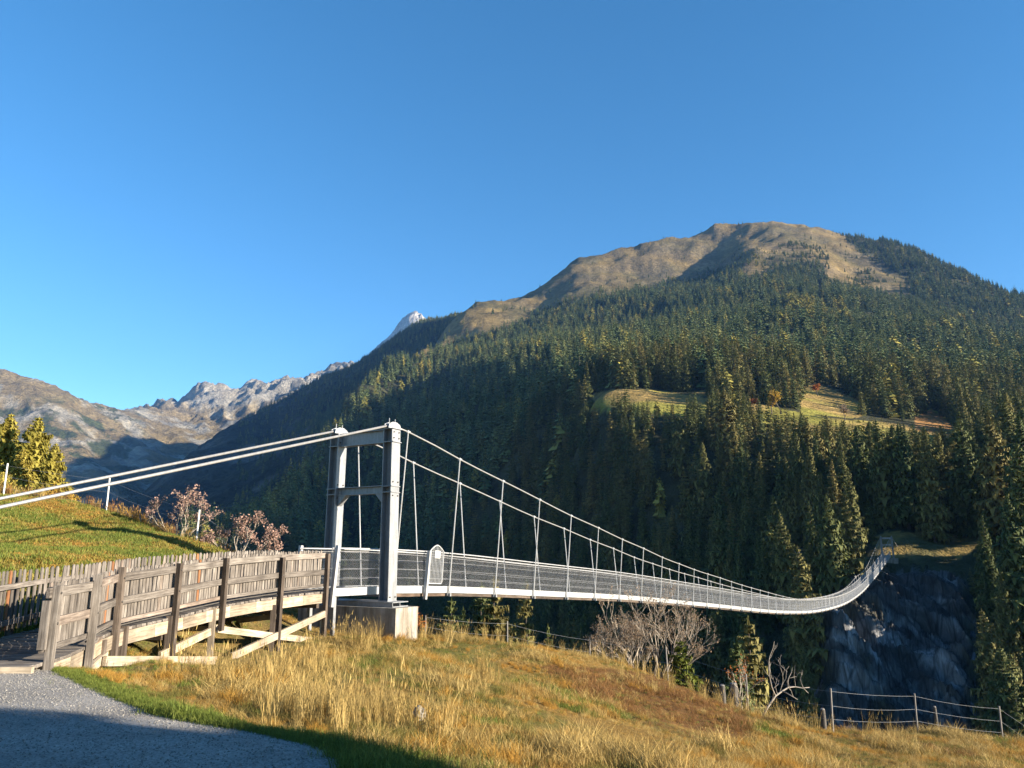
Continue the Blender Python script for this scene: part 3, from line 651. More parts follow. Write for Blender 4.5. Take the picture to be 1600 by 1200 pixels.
NST = int((SPAN - 2) // 3) + 1
BAND = .22; RAILH = 1.12
for k in range(-1, NST):
    t0 = 3.0 * k if k >= 0 else -2.75; t1 = min(3.0 * (k + 1), SPAN - .7)
    for side in (1, -1):
        mb = MB()                                   # edge beam of one bay: an open channel
        a0, a1 = deck_pt(t0 + .02, side * WD), deck_pt(t1 - .02, side * WD)
        up = Vector((0, 0, BAND))
        o1 = BN * (side * .0); i1 = BN * (-side * .012)
        mb.hexa([a0, a1, a1 + i1, a0 + i1, a0 + up, a1 + up, a1 + i1 + up, a0 + i1 + up])
        for dz in (0, BAND - .012):
            e = Vector((0, 0, dz)); j = BN * (-side * .012); j2 = BN * (-side * .08); hh = Vector((0, 0, .011))
            mb.hexa([a0 + e + j, a1 + e + j, a1 + e + j2, a0 + e + j2, a0 + e + j + hh, a1 + e + j + hh, a1 + e + j2 + hh, a0 + e + j2 + hh])
        bpart(mb, 'edge_beam', M['galv_bright'])
        # netting of the bay: crossing wires
        mb = MB(); L = t1 - t0; cell = .085; hN = RAILH - .08; zb = BAND; vs_ = []; fs = []; rw = .0019
        n = int((L + hN) / cell)
        for dirn in (1, -1):
            for q in range(n):
                s0 = -hN + q * cell; s1 = s0 + hN
                za, zc = 0.0, hN
                if s0 < 0: za = -s0; s0 = 0
                if s1 > L: zc = hN - (s1 - L); s1 = L
                if s1 - s0 < .02: continue
                if dirn < 0: s0, s1 = L - s0, L - s1
                A = deck_pt(t0 + s0, side * (WD + .012), zb + za); Bp = deck_pt(t0 + s1, side * (WD + .012), zb + zc)
                d = (Bp - A).normalized(); e1 = BN; e2 = d.cross(BN).normalized()
                b = len(vs_)
                for p in (A, Bp):
                    for ang in (0, 2.094, 4.189): vs_.append(p + e1 * (rw * math.cos(ang)) + e2 * (rw * math.sin(ang)))
                fs += [(b, b + 1, b + 4, b + 3), (b + 1, b + 2, b + 5, b + 4), (b + 2, b, b + 3, b + 5)]
        mb.add(vs_, fs)
        for zz in (.35, .62, .88):
            mb.tube([deck_pt(t0, side * (WD + .015), zz + zb - .1), deck_pt(t1, side * (WD + .015), zz + zb - .1)], .005, 4)
        bpart(mb, 'netting_panel', M['wire'])
    if k >= 0:
        mb = MB(); t = t0                            # cross beam and its tie plate under the deck
        mb.board(deck_pt(t, -.72, -.06), deck_pt(t, .72, -.06), .1, .08, BD); bpart(mb, 'deck_beam', M['galv'])
        for side in (1, -1):
            mb = MB(); top = cable_pt(t, side); bot = deck_pt(t, side * (WD + .035), -.07)
            if top.z < bot.z + 1.3: top.z = bot.z + 1.3
            dv = (top - bot).normalized()
            mb.tube([bot, bot + dv * 1.3, top + dv * .06], [.026, .021, .019], 6)
            mb.tube([top - BD * .08, top + BD * .08], .042, 7)
            mb.box(bot.x, bot.y, bot.z + .06, .09, .09, .16)
            bpart(mb, 'hanger', M['galv_bright'])
for side in (1, -1):
    for h, r in ((RAILH + BAND - .02, .024),):
        mb = MB(); mb.tube([deck_pt(t, side * (WD + .03), h) for t in np.arange(-2.75, SPAN - .6, 1.5)], r, 6); bpart(mb, 'handrail', M['galv_bright'], smooth_=True)
    mb = MB(); mb.tube([deck_pt(t, side * (WD + .012), RAILH + BAND - .1) for t in np.arange(-2.75, SPAN - .6, 1.5)], .01, 5); bpart(mb, 'netting_cable', M['cable'])
# walkway grating: bearing bars along the span with cross rods
mb = MB()
for q in range(-9, 10):
    w_ = q * .062
    for t in np.arange(-2.7, SPAN - .8, 3.0):
        mb.board(deck_pt(t, w_, BAND - .055), deck_pt(min(t + 3, SPAN - .7), w_, BAND - .055), .03, .012 if t < 45 else .03, BN)
for t in np.arange(-2.7, SPAN - .8, .25): mb.board(deck_pt(t, -.575, BAND - .045), deck_pt(t, .575, BAND - .045), .02, .05, BD)
bpart(mb, 'walkway_grating', M['galv'])
# brown timber joist line seen below the near edge
for side in (1, -1):
    for k in range(NST):
        t0 = 3.0 * k; mb = MB(); mb.board(deck_pt(t0 + .06, side * .5, -.06), deck_pt(min(t0 + 2.94, SPAN - .8), side * .5, -.06), .09, .07, BN); bpart(mb, 'joist', M['wood_dark'])
# railing end posts beside the ramp, and struts
for side in (1, -1):
    mb = MB(); mb.board(deck_pt(-2.72, side * (WD + .06), -.28), deck_pt(-2.62, side * (WD + .12), RAILH + BAND + .06), .09, .1, BN); bpart(mb, 'end_post', M['galv_bright'])
for a, wv in ((-2.4, -.45), (-2.4, .45)):
    mb = MB(); obox(mb, a - .05, a + .05, wv - .05, wv + .05, -.9, deck_z(a) - .003); bpart(mb, 'deck_support', M['galv'])
# open gate leaf folded against the near railing
gp = deck_pt(1.62, WD + .08, -.14)
mb = MB(); mb.board(deck_pt(1.6, WD + .075, -.2), deck_pt(1.62, WD + .2, RAILH + BAND + .0), .11, .09, BD); bpart(mb, 'gate_post', M['galv_bright'])
gl = MB(); G0, G1 = 1.74, 2.5
def gpt(f, h): 
    t = G0 + (G1 - G0) * f; return deck_pt(t, WD + .1 + .06 * h / 1.3, BAND + .0 + h)
def arch(f): return 1.12 + .2 * (1 - abs(2 * f - 1) ** 1.6)
gl.tube([gpt(0, .08), gpt(0, 1.12)] + [gpt(f, arch(f)) for f in np.linspace(0.08, .92, 9)] + [gpt(1, 1.12), gpt(.97, .15), gpt(.9, .08), gpt(0, .08)], .022, 6)
gate_o = bpart(gl, 'gate_frame', M['galv_bright'])
for f in np.linspace(.1, .9, 9):
    b_ = MB(); b_.tube([gpt(f, .08), gpt(f, arch(f))], .011, 5); bpart(b_, 'gate_bar', M['galv_bright'], gate_o)
b_ = MB(); c0, c1, c2, c3 = [gpt(a, h) + BN * .03 for a, h in ((.3, .9), (.68, .9), (.68, 1.14), (.3, 1.14))]; th = BN * .008
b_.hexa([c0, c1, c1 + th, c0 + th, c3, c2, c2 + th, c3 + th]); bpart(b_, 'notice_plate', M['white'], gate_o)['label'] = 'plain white notice plate on the gate'

# ------------------------------------------------------------------ wooden ramp with railing
PY = [11.7, 13.2, 14.8, 16.6, 18.4, 20.3, 22.1]; PU = [76, 138, 177, 268, 342, 432, 503]; PVt = [915, 898, 886, 880, 872, 871, 865]
RP = []
for u, v, Y_ in zip(PU, PVt, PY):
    p = at(u, 960, Y_); RP.append((p.x, Y_))
RP = np.array(RP)
plen = np.r_[0, np.cumsum(np.hypot(*np.diff(RP, axis=0).T))]
fx, fy = cubic(np.c_[plen, RP[:, 0]]), cubic(np.c_[plen, RP[:, 1]])
PL = plen[-1]
def ramp_z(s): return .12 + (.62 - .12) * float(smooth(-.5, PL, np.array(s))) if s < PL else .62
def rp(s, off=0.0, z=0.0):
    """point along the ramp's near edge; off is metres to the far side"""
    sc_ = min(max(s, 0), PL); x, y = fx(sc_), fy(sc_); e = .05; dx, dy = fx(min(sc_ + e, PL)) - fx(max(sc_ - e, 0)), fy(min(sc_ + e, PL)) - fy(max(sc_ - e, 0)); l = math.hypot(dx, dy)
    if s < 0: x += dx / l * s; y += dy / l * s
    if s > PL: x += dx / l * (s - PL); y += dy / l * (s - PL)
    return Vector((x - dy / l * off, y + dx / l * off, z))
def rdir(s):
    a, b = rp(s - .05), rp(s + .05); return (b - a).normalized()
rampo = empty('wooden_ramp', tuple(rp(0, .8, 0)))
tag(rampo, 'weathered timber walkway ramp with railing curving from gravel to bridge', 'ramp')
RO = Vector(rampo.location)
def rpart(mb, name, m):
    o = mb.build(name, m, rampo); o.location = -RO; return o
RW = 1.65
# planks
s = -.35
while s < PL + .25:
    mb = MB(); z = ramp_z(s); j = random.uniform(-.02, .03)
    mb.board(rp(s, -.02 + j, z - .025 + random.uniform(-.004, .004)), rp(s, RW - .02 + j, z - .025 + random.uniform(-.004, .004)), .05, .128, rdir(s)); rpart(mb, 'plank', M['wood'])
    s += .142
mb = MB(); mb.board(rp(-.47, -.1, .045), rp(-.47, RW + .1, .045), .15, .08, rdir(0)); rpart(mb, 'sill_beam', M['wood_pale'])
ss = list(np.arange(0, PL + .01, PL / 12))
for off in (.03, RW - .1):
    for a, b in zip(ss[:-1], ss[1:]):
        mb = MB(); mb.board(rp(a + .004, off, ramp_z(a) - .18), rp(b - .004, off, ramp_z(b) - .18), .25, .09); rpart(mb, 'stringer', M['wood_pale'])
post_bot = [-.08, -.2, -.35, -.55, -.3, -.62, -.55]
for i, sp in enumerate(plen):
    zt = at(PU[i], PVt[i], PY[i]).z
    zt = ramp_z(sp) + 1.07 if abs(zt - ramp_z(sp) - 1.07) > .25 else zt
    p = rp(sp, -.085); d = rdir(sp)
    mb = MB(); zb = float(near_z(p.x, p.y)[0]) - .15
    if i == 4: zb = max(zb, ramp_z(sp) - .55)
    mb.board((p.x, p.y, zb), (p.x + random.uniform(-.012, .012), p.y + random.uniform(-.012, .012), zt), .105, .1, d); po = rpart(mb, 'post', M['wood_dark'] if i > 1 else M['wood'])
    for hb in (.53, .96):
        mb = MB(); c_ = p + Vector((0, 0, ramp_z(sp) + hb)); nn_ = Vector((d.y, -d.x, 0)); mb.tube([c_ + nn_ * .045, c_ + nn_ * .068], .018, 8); mb.build('bolt', M['grey_stake'], po)
    if i == 0:
        q = rp(sp - .13, -.02); mb = MB(); mb.board((q.x, q.y, ramp_z(0) + .18), (q.x, q.y, ramp_z(0) + .86), .1, .07, d); rpart(mb, 'post_batten', M['wood'])
# rails between posts
for h, wd, off, nm in ((.97, .145, -.012, 'top_rail'), (.53, .135, -.012, 'middle_rail'), (.17, .08, .0, 'toe_rail')):
    for i in range(6):
        a, b = plen[i], plen[i + 1]; e0 = -.12 if i == 0 else .005
        mb = MB(); mb.board(rp(a + e0, off, ramp_z(a) + h + random.uniform(-.01, .01)), rp(b - .005, off, ramp_z(b) + h + random.uniform(-.01, .01)), wd, .05); rpart(mb, nm, M['wood'])
# handrail pipe and conduit low on the railing
mb = MB(); mb.tube([rp(q, -.005, ramp_z(q) + .075) for q in np.linspace(plen[1], PL, 20)], .014, 6); rpart(mb, 'conduit', M['grey_stake'])
# sub-frame: lower posts, braces
def ramp_pt(u, v, off=0.0):
    """point in the plane of the near posts seen at a photo position"""
    best = None
    for q in np.linspace(-1, PL + .5, 400):
        p = rp(q, off); uu, vv = project(p.x, p.y, ray(u, v)[1] * p.y + EYE)
        if best is None or abs(uu - u) < best[0]: best = (abs(uu - u), p)
    p = best[1].copy(); p.z = EYE + ray(u, v)[1] * p.y; return p
for (a, b, wd, off) in (((362, 1026), (507, 959), .17, -.12), ((340, 983), (497, 1002), .15, -.02), ((163, 1033), (336, 1032), .17, -.13), ((250, 1025), (328, 987), .16, -.05), ((180, 1064), (232, 1042), .14, -.12), ((138, 1048), (166, 1024), .15, -.02)):
    mb = MB(); mb.board(ramp_pt(*a, off), ramp_pt(*b, off), wd, .07); rpart(mb, 'brace', M['wood_pale'])
for u, v0, v1 in ((333, 950, 1032), (504, 955, 1004), (160, 1000, 1052), (428, 945, 1014), (196, 978, 1030), (266, 962, 1026)):
    mb = MB(); a = ramp_pt(u, v0, .0); b = a.copy(); b.z = float(near_z(a.x, a.y)[0]) - .12; mb.board(b, a, .12, .12, rdir(3)); rpart(mb, 'support_post', M['wood_pale'] if u in (333, 504) else M['wood_dark'])
for sp in plen[1:]:
    for off in (RW - .12,):
        p = rp(sp, off); mb = MB(); mb.board((p.x, p.y, float(near_z(p.x, p.y)[0]) - .2), (p.x, p.y, ramp_z(sp) - .05), .14, .14, rdir(sp)); rpart(mb, 'support_post', M['wood_dark'])
    mb = MB(); mb.board(rp(sp - .1, .08, ramp_z(sp) - .37), rp(sp - .1, RW - .03, ramp_z(sp) - .37), .14, .12); rpart(mb, 'joist', M['wood_dark'])
    if sp < PL - 1:
        a = rp(sp + .25, RW - .2); mb = MB(); mb.board(rp(sp + .1, .1, ramp_z(sp) - .5), (a.x, a.y, max(float(near_z(a.x, a.y)[0]), -.6) + .05), .13, .06); rpart(mb, 'brace', M['wood_pale'])

# picket fence along the far side of the ramp
fence = empty('picket_fence', tuple(rp(1, RW + .05, .1)))
tag(fence, 'grey wooden picket fence along the uphill side of the ramp', 'fence')
FO = Vector(fence.location)
def picket_mesh(seed):
    r = random.Random(seed); wd, hh, th = .038 + r.uniform(-.004, .004), 1.05 + r.uniform(-.012, .012), .011
    pr = [(-wd, 0), (wd, 0), (wd, hh - .05), (wd * .72, hh - .018), (wd * .2, hh), (-wd * .2, hh), (-wd * .72, hh - .018), (-wd, hh - .05)]
    mb = MB(); n = len(pr)
    vs_ = [(x, -th, z) for x, z in pr] + [(x, th, z) for x, z in pr]
    mb.add(vs_, [tuple(range(n)), tuple(range(2 * n - 1, n - 1, -1))] + [(i, i + n, (i + 1) % n + n, (i + 1) % n) for i in range(n)], [(z, x, y) for x, y, z in vs_])
    return mb.mesh('picket', M['wood'])
pk = [picket_mesh(i) for i in range(6)]
pk_brown = picket_mesh(9); pk_brown.materials[0] = wood_mat('newer_wood', (0.12, 0.05, 0.025), (0.25, 0.12, 0.06), (0.36, 0.2, 0.1))
s = .1; i = 0
while s < PL - .06:
    p = rp(s, .045, ramp_z(s) + .13 + random.uniform(-.012, .012)); d = rdir(s); an = math.atan2(d.y, d.x)
    link('picket', pk_brown if i in (29, 61) else random.choice(pk), rampo, p - RO, (random.uniform(-.012, .012), random.uniform(-.02, .02), an + random.uniform(-.03, .03)), (1, 1, .93))
    s += .096; i += 1
s = -1.8; i = 0
while s < PL + .1:
    p = rp(s, RW + .06, ramp_z(max(s, 0)) + .07 + random.uniform(-.012, .012)); d = rdir(s); an = math.atan2(d.y, d.x)
    me = pk_brown if i in (18, 47, 71, 96) else random.choice(pk)
    link('picket', me, fence, p - FO, (random.uniform(-.015, .015), random.uniform(-.022, .022), an + random.uniform(-.03, .03)))
    s += .1; i += 1
for h in (.24, .86):
    q = list(np.arange(-1.8, PL + .1, (PL + 1.85) / 7))
    for a, b in zip(q[:-1], q[1:]):
        mb = MB(); mb.board(rp(a + .004, RW + .1, ramp_z(max(a, 0)) + h), rp(b - .004, RW + .1, ramp_z(max(b, 0)) + h), .09, .045); mb.build('fence_rail', M['wood'], fence).location = -FO
for sp in list(plen) + [-1.6]:
    p = rp(sp, RW + .18); mb = MB(); mb.board((p.x, p.y, float(near_z(p.x, p.y)[0]) - .2), (p.x, p.y, ramp_z(max(sp, 0)) + .98), .1, .1, rdir(sp)); mb.build('fence_post', M['wood_dark'], fence).location = -FO
for q in np.arange(-1.5, 2.5, .7):
    mb = MB(); mb.board(rp(q, RW - .02, ramp_z(max(q, 0)) + .001), rp(q, RW - .02, ramp_z(max(q, 0)) + .14), .09, .07, rdir(q)); mb.build('spacer_block', M['wood'], fence).location = -FO

# ------------------------------------------------------------------ trees
def V3(*a): return Vector(a)
def crown_mesh(name, seed, whorls, nb, m, rmax=.17, detail=2, shape=.8, droop=.3, zmin=.07, gap=.0):
    """conifer crown of unit height: whorls of drooping boughs carrying small sprays"""
    r = random.Random(seed); vs_ = []; fs = []
    def tri(a, b, c):
        k = len(vs_); vs_.extend((a, b, c)); fs.append((k, k + 1, k + 2))
    lean = r.uniform(0, 6.28)
    for i in range(whorls):
        f = (i + r.uniform(0, .7)) / whorls
        z = zmin + (1 - zmin) * f ** .92
        Rr = rmax * (1 - f) ** shape * r.uniform(.72, 1.18) + .006
        if f < .12: Rr *= .6 + 3 * f
        n = max(3, int(nb * (1 - .45 * f)))
        a0 = r.uniform(0, 6.28)
        for j in range(n):
            if r.random() < gap: continue
            a = a0 + 6.283 * j / n + r.uniform(-.35, .35)
            L = Rr * r.uniform(.62, 1.2) * (1 + .12 * math.cos(a - lean))
            d = V3(math.cos(a), math.sin(a), 0); sd = V3(-math.sin(a), math.cos(a), 0)
            dr = droop * (1.15 - f) * r.uniform(.6, 1.4)
            def sp(t): return d * (L * t) + V3(0, 0, z - L * dr * t * (1.6 - .75 * t) * 1.1 + L * .25 * f * t)
            if detail == 0:
                w_ = L * r.uniform(.4, .62); dn = V3(0, 0, L * r.uniform(.55, .95))
                tri(d * (L * .12) + V3(0, 0, z + L * .25), d * L + sd * w_ + V3(0, 0, z) - dn, d * L - sd * w_ + V3(0, 0, z) - dn * r.uniform(.8, 1.2))
                tri(sp(.1), sp(1.0), sp(.6) - V3(0, 0, L * .5))
                continue
            steps = (.22, .42, .62, .82, .97) if detail == 2 else (.35, .65, .93)
            for t in steps:
                p0 = sp(max(t - .17, 0)); p1 = sp(min(t + .12, 1.02))
                ln = L * (.5 - .32 * t) * r.uniform(.7, 1.25) + .006
                for s_ in (1, -1):
                    tip = sp(min(t + .16, 1.05)) + sd * (s_ * ln) - V3(0, 0, ln * r.uniform(.35, 1.0))
                    tri(p0, p1, tip)
                hd = L * r.uniform(.2, .45) + .006
                tri(p0, p1, sp(t) - V3(0, 0, hd) + sd * (hd * r.uniform(-.3, .3)))
                tri(sp(t) + sd * ln * .7, sp(t) - sd * ln * .7, sp(min(t + .1, 1.05)) - V3(0, 0, hd * r.uniform(.9, 1.4)))
            tri(sp(.85) + sd * L * .07, sp(.85) - sd * L * .07, sp(1.12) + V3(0, 0, .02 * L))
    for q in range(5):
        a = q * 1.257; d = V3(math.cos(a), math.sin(a), 0); tri(V3(0, 0, .955) + d * .012, V3(0, 0, .955) - d * .004, V3(0, 0, 1.012))
    mb = MB(); mb.add(vs_, fs); return mb.mesh(name, m)
def trunk_mesh(name, r0=.014, top=.97, m=None, sides=6, start=-.06):
    mb = MB(); mb.tube([(0, 0, start), (0.001, 0, .25), (-.001, .001, .6), (0, 0, top)], [r0, r0 * .82, r0 * .5, r0 * .08], sides); return mb.mesh(name, m or M['bark'])
SP = [crown_mesh('crown', 10 + i, 40, 9, M['spruce'], (.13, .15, .165, .18, .14, .155, .19, .145)[i], 2, (.85, .75, .8, .7, .95, .7, .8, .65)[i], .42, (.06, .1, .05, .12, .16, .08, .1, .05)[i], .06) for i in range(8)]
TR = trunk_mesh('trunk')
def spruce(x, y, z, h, label, group, i=None, wide=1.0, name='spruce_tree', crowns=None, trunk=None, cat='tree'):
    t = empty(name, (x, y, z), random.uniform(0, 6.28)); tag(t, label, cat, group)
    i = random.randrange(len(crowns or SP)) if i is None else i
    link('trunk', trunk or TR, t, scale=(h, h, h)); link('crown', (crowns or SP)[i], t, scale=(h * wide, h * wide, h))
    return t
def plant(u, v, h, zf, y0, y1):
    """where a tree of height h stands on the ground zf so that its tip is seen at (u, v)"""
    rx, rz = ray(u, v); ys = np.linspace(y0, y1, 300); zz = zf(rx * ys, ys) + h - (EYE + rz * ys)
    k = np.argmin(np.abs(zz)); y = ys[k]; return rx * y, y, float(zf(rx * y, y)[0])

BLOCK = np.array([(-50, 860), (100, 800), (310, 862), (430, 864), (505, 900), (640, 960), (665, 1000), (790, 1026), (920, 1046), (1050, 1076), (1160, 1112), (1300, 1145), (1600, 1165), (1700, 1170)], float)

# spruces picked by hand: beside the far bridge end, below the bridge, at the right edge
hand = [  # u, v of the tip, height, ground, y range, width, label
 (1441, 672, 27, l1_z, 186, 230, 1.0, 'tall lone spruce with bare lower trunk on the grass ledge right of bridge end'),
 (1402, 660, 27, l1_z, 188, 240, 1.0, 'tall spruce directly above the far bridge tower'),
 (1368, 655, 28, l1_z, 190, 250, 1.0, 'tall spruce just left of the far bridge tower'),
 (1338, 664, 27, l1_z, 195, 260, 1.0, 'second tall spruce left of the far bridge tower'),
 (1318, 655, 26, l1_z, 200, 270, 1.0, 'third tall spruce left of the far bridge tower'),
 (1498, 646, 31, l1_z, 190, 250, 1.05, 'tall dark spruce at the right end of the green meadow strip'),
 (1545, 652, 30, l1_z, 180, 250, 1.05, 'tall broad spruce second from the right edge of the picture'),
 (1490, 724, 18, l1_z, 186, 240, .95, 'shorter spruce standing in shade on the ledge right of the lone spruce'),
 (1588, 690, 33, l1_z, 120, 220, 1.1, 'large sunlit spruce cut by the right edge of the picture'),
 (1572, 770, 24, l1_z, 120, 200, 1.0, 'sunlit spruce in front of the largest one at the right edge'),
 (1536, 892, 15, l1_z, 125, 190, .9, 'slender spruce low on the gorge slope right of the cliff'),
 (1562, 888, 16, l1_z, 125, 190, .9, 'second slender spruce low on the gorge slope right of the cliff'),
 (1131, 604, 30, l1_z, 270, 420, 1.5, 'broad crowned tree rising highest in front of the green meadow strip'),
 (1050, 788, 21, l1_z, 200, 330, 1.05, 'sunlit spruce standing alone in the shaded slope above the bridge middle'),
 (1022, 812, 17, l1_z, 200, 330, 1.0, 'smaller spruce left of the lone sunlit spruce on the shaded slope'),
 (1118, 815, 20, l1_z, 180, 300, 1.0, 'pointed sunlit spruce above the bridge where the cables flatten'),
 (1138, 842, 18, l1_z, 170, 290, .9, 'narrow sunlit spruce between two larger ones above the bridge'),
 (1158, 822, 22, l1_z, 170, 290, 1.0, 'sunlit spruce pair member above the lowest part of the cables'),
 (1192, 838, 20, l1_z, 170, 280, 1.0, 'sunlit spruce nearest the dead snag above the bridge'),
 (1218, 802, 24, l1_z, 170, 290, 1.0, 'taller spruce behind the snag above the bridge'),
 (1265, 805, 22, l1_z, 170, 280, 1.0, 'bright green spruce above the right half of the bridge'),
 (1322, 790, 22, l1_z, 160, 260, 1.0, 'green spruce left of the far end of the bridge'),
 (1293, 800, 22, l1_z, 160, 260, 1.0, 'green spruce second left of the far end of the bridge'),
 (706, 925, 17, near_z, 36, 110, 1.1, 'bushy spruce under the bridge right of the concrete foundation'),
 (724, 942, 13, near_z, 36, 110, .8, 'thin yellowish spruce under the bridge beside the bushy one'),
 (752, 905, 20, near_z, 36, 110, 1.1, 'large spruce under the bridge with its tip behind the netting'),
 (772, 892, 21, near_z, 36, 110, 1.0, 'tallest spruce under the bridge seen through the netting'),
 (803, 968, 14, near_z, 36, 110, .9, 'small sunlit spruce under the bridge'),
 (824, 964, 14, near_z, 36, 110, .9, 'second small sunlit spruce under the bridge'),
 (856, 966, 13, near_z, 36, 110, .8, 'small orange tinged spruce under the bridge left of the bare bush'),
 (822, 905, 19, near_z, 40, 120, 1.0, 'spruce half hidden by the netting above the meadow crest'),
 (1168, 958, 18, near_z, 40, 120, 1.0, 'tall spruce below the bridge behind the dead branch'),
 (1150, 990, 14, near_z, 40, 120, 1.0, 'short spruce below the bridge left of the dead branch'),
 (1254, 1000, 15, l1_z, 120, 190, .9, 'dim spruce at the left edge of the blue cliff'),
 (1240, 880, 12, l1_z, 170, 250, 1.8, 'wide low spruce under the dead snag above the bridge'),
]
placed = []
for u, v, h, zf, y0, y1, wd, lab in hand:
    x, y, z = plant(u, v, h, zf, y0, y1); placed.append((x, y)); spruce(x, y, z - .3, h, lab, None, wide=wd)

# forest sampling on the mountain
def scatter_pts(n, s0, s1, y0, y1):
    y = np.sqrt(rng.uniform(y0 ** 2, y1 ** 2, n)); s = rng.uniform(s0, s1, n); return s * y, y
def forest_points():
    X_, Y_ = [], []
    for n, y0, y1 in ((2000, 110, 260), (4200, 260, 480), (3000, 480, 760), (48000, 480, 2650)):
        x, y = scatter_pts(n, -.42, .95, y0, y1); X_.append(x); Y_.append(y)
    x = np.concatenate(X_); y = np.concatenate(Y_); z = l1_z(x, y); u, v = project(x, y, z)
    n = fbm(x, y, 130, 3)
    wu, wv = u + 13 * fbm(x, y, 110, 4) + rng.normal(0, 4, len(x)), v + 9 * fbm(x + 400, y, 80, 4) + rng.normal(0, 3, len(x))
    bad = in_poly(wu, wv, BROWN) & (rng.random(len(x)) > .03) & ~(in_any(wu, wv, PINES) & (rng.random(len(x)) < .8))
    bad |= (in_any(u, v, MEADOW) & ~((u > 1108) & (u < 1172))) | (in_poly(u, v + 6, LEDGE) & (y < 260)) | (in_poly(wu, wv, CLIFF) & (y < 225) & (rng.random(len(x)) > .06))
    bad |= (n > .42) & (rng.random(len(x)) < .8) & (y > 480)
    bad |= z < -62
    bad |= (u > 1225) & (u < 1545) & (v > 880) & (y < 240) & (rng.random(len(x)) > .26 + .5 * smooth(1320, 1240, u))
    bad |= (y < 480) & ((rng.random(len(x)) < .3) | ((fbm(x + 5, y, 26, 2) > .2) & (rng.random(len(x)) < .5)))
    al_ = (x - 100) * .927 - (y - 181) * .375; pe_ = (x - 100) * .375 + (y - 181) * .927; bad |= (al_ > -8) & (al_ < 120) & (np.abs(pe_) < 11)
    dx = x * BD.y - y * BD.x - (B0.x * BD.y - B0.y * BD.x); al = (x - B0.x) * BD.x + (y - B0.y) * BD.y
    bad |= (np.abs(dx) < 6) & (al < SPAN + 4)                                            # keep the bridge line clear
    k = ~bad
    x, y, z, u, v = x[k], y[k], z[k], u[k], v[k]
    h = np.where(y < 480, rng.triangular(8, 18, 31, len(x)), rng.uniform(14, 34, len(x))) * (1 - .45 * smooth(1500, 2300, y))
    h *= np.where(in_poly(u, v, BROWN), .6, 1) * np.where((u > 1225) & (u < 1545) & (v > 880) & (y < 240), .38 + .5 * smooth(1370, 1310, u), 1)
    return x, y, z, u, v, h
fx_, fy_, fz_, fu_, fv_, fh_ = forest_points()
ok = np.ones(len(fx_), bool)
for px, py in placed: ok &= (np.hypot(fx_ - px, fy_ - py) > 4.5)
# trees in front of the meadow strip stay low enough that the strip shows
tu, tv = project(fx_, fy_, fz_ + fh_)
strip = np.interp(tu, [880, 960, 1040, 1110, 1180, 1240, 1300, 1400, 1490, 1500, 1610], [600, 624, 631, 600, 616, 643, 656, 665, 669, 600, 600]) - 8 + rng.uniform(0, 16, len(tu))
cut = (fy_ < 430) & (tu > 880) & (tu < 1500) & (tv < strip)
ztop = EYE + np.array([ray(a, b)[1] for a, b in zip(tu[cut], strip[cut])]) * fy_[cut]
fh_[cut] = ztop - fz_[cut]
ok &= fh_ > 6
vis = ok & (tu > -10) & (tu < 1610) & (tv < np.interp(tu, BLOCK[:, 0], BLOCK[:, 1]) - 6) & (fy_ < 480)
order = np.argsort(-(fh_ / fy_) * vis)
NI = 262
pick = [i for i in order[:NI] if vis[i]]
for i in pick:
    u, v, y = tu[i], tv[i], fy_[i]
    sz = 'tall' if fh_[i] > 22 else ('medium sized' if fh_[i] > 15 else 'small')
    ORD = ('first', 'second', 'third', 'fourth', 'fifth', 'sixth', 'seventh', 'eighth', 'ninth', 'tenth', 'eleventh', 'twelfth', 'thirteenth', 'fourteenth')
    band = 'high on' if v < 740 else ('halfway down' if v < 820 else 'low on')
    if u > 1545: pl = band + ' the slope at the right edge of the picture'
    elif u > 1470: pl = band + ' the slope below the right end of the meadow strip'
    elif v < 700 and u > 860: pl = 'in the row before the ' + ('left end', 'left part', 'middle', 'right part', 'right end')[min(4, int((u - 860) / 122))] + ' of the meadow strip'
    elif u < 1150:
        k_ = int(np.argmin([abs(u - c[0]) for c in CB])); pl = band + ' the gorge slope, in line with the ' + ORD[k_] + ' near hanger'
    elif u < 1210: pl = band + ' the gorge slope where the cables meet the handrail'
    elif u < 1290: pl = band + ' the gorge slope over the lowest dip of the deck'
    elif v > 880: pl = 'on the gorge wall below the rising end of the deck'
    else: pl = band + ' the slope just left of the far bridge tower'
    lab, gr = sz + ' spruce ' + pl, 'spruces ' + pl
    spruce(fx_[i], fy_[i], fz_[i] - .4, fh_[i], lab, gr, wide=random.uniform(.9, 1.25))
rest = ok.copy(); rest[pick] = False

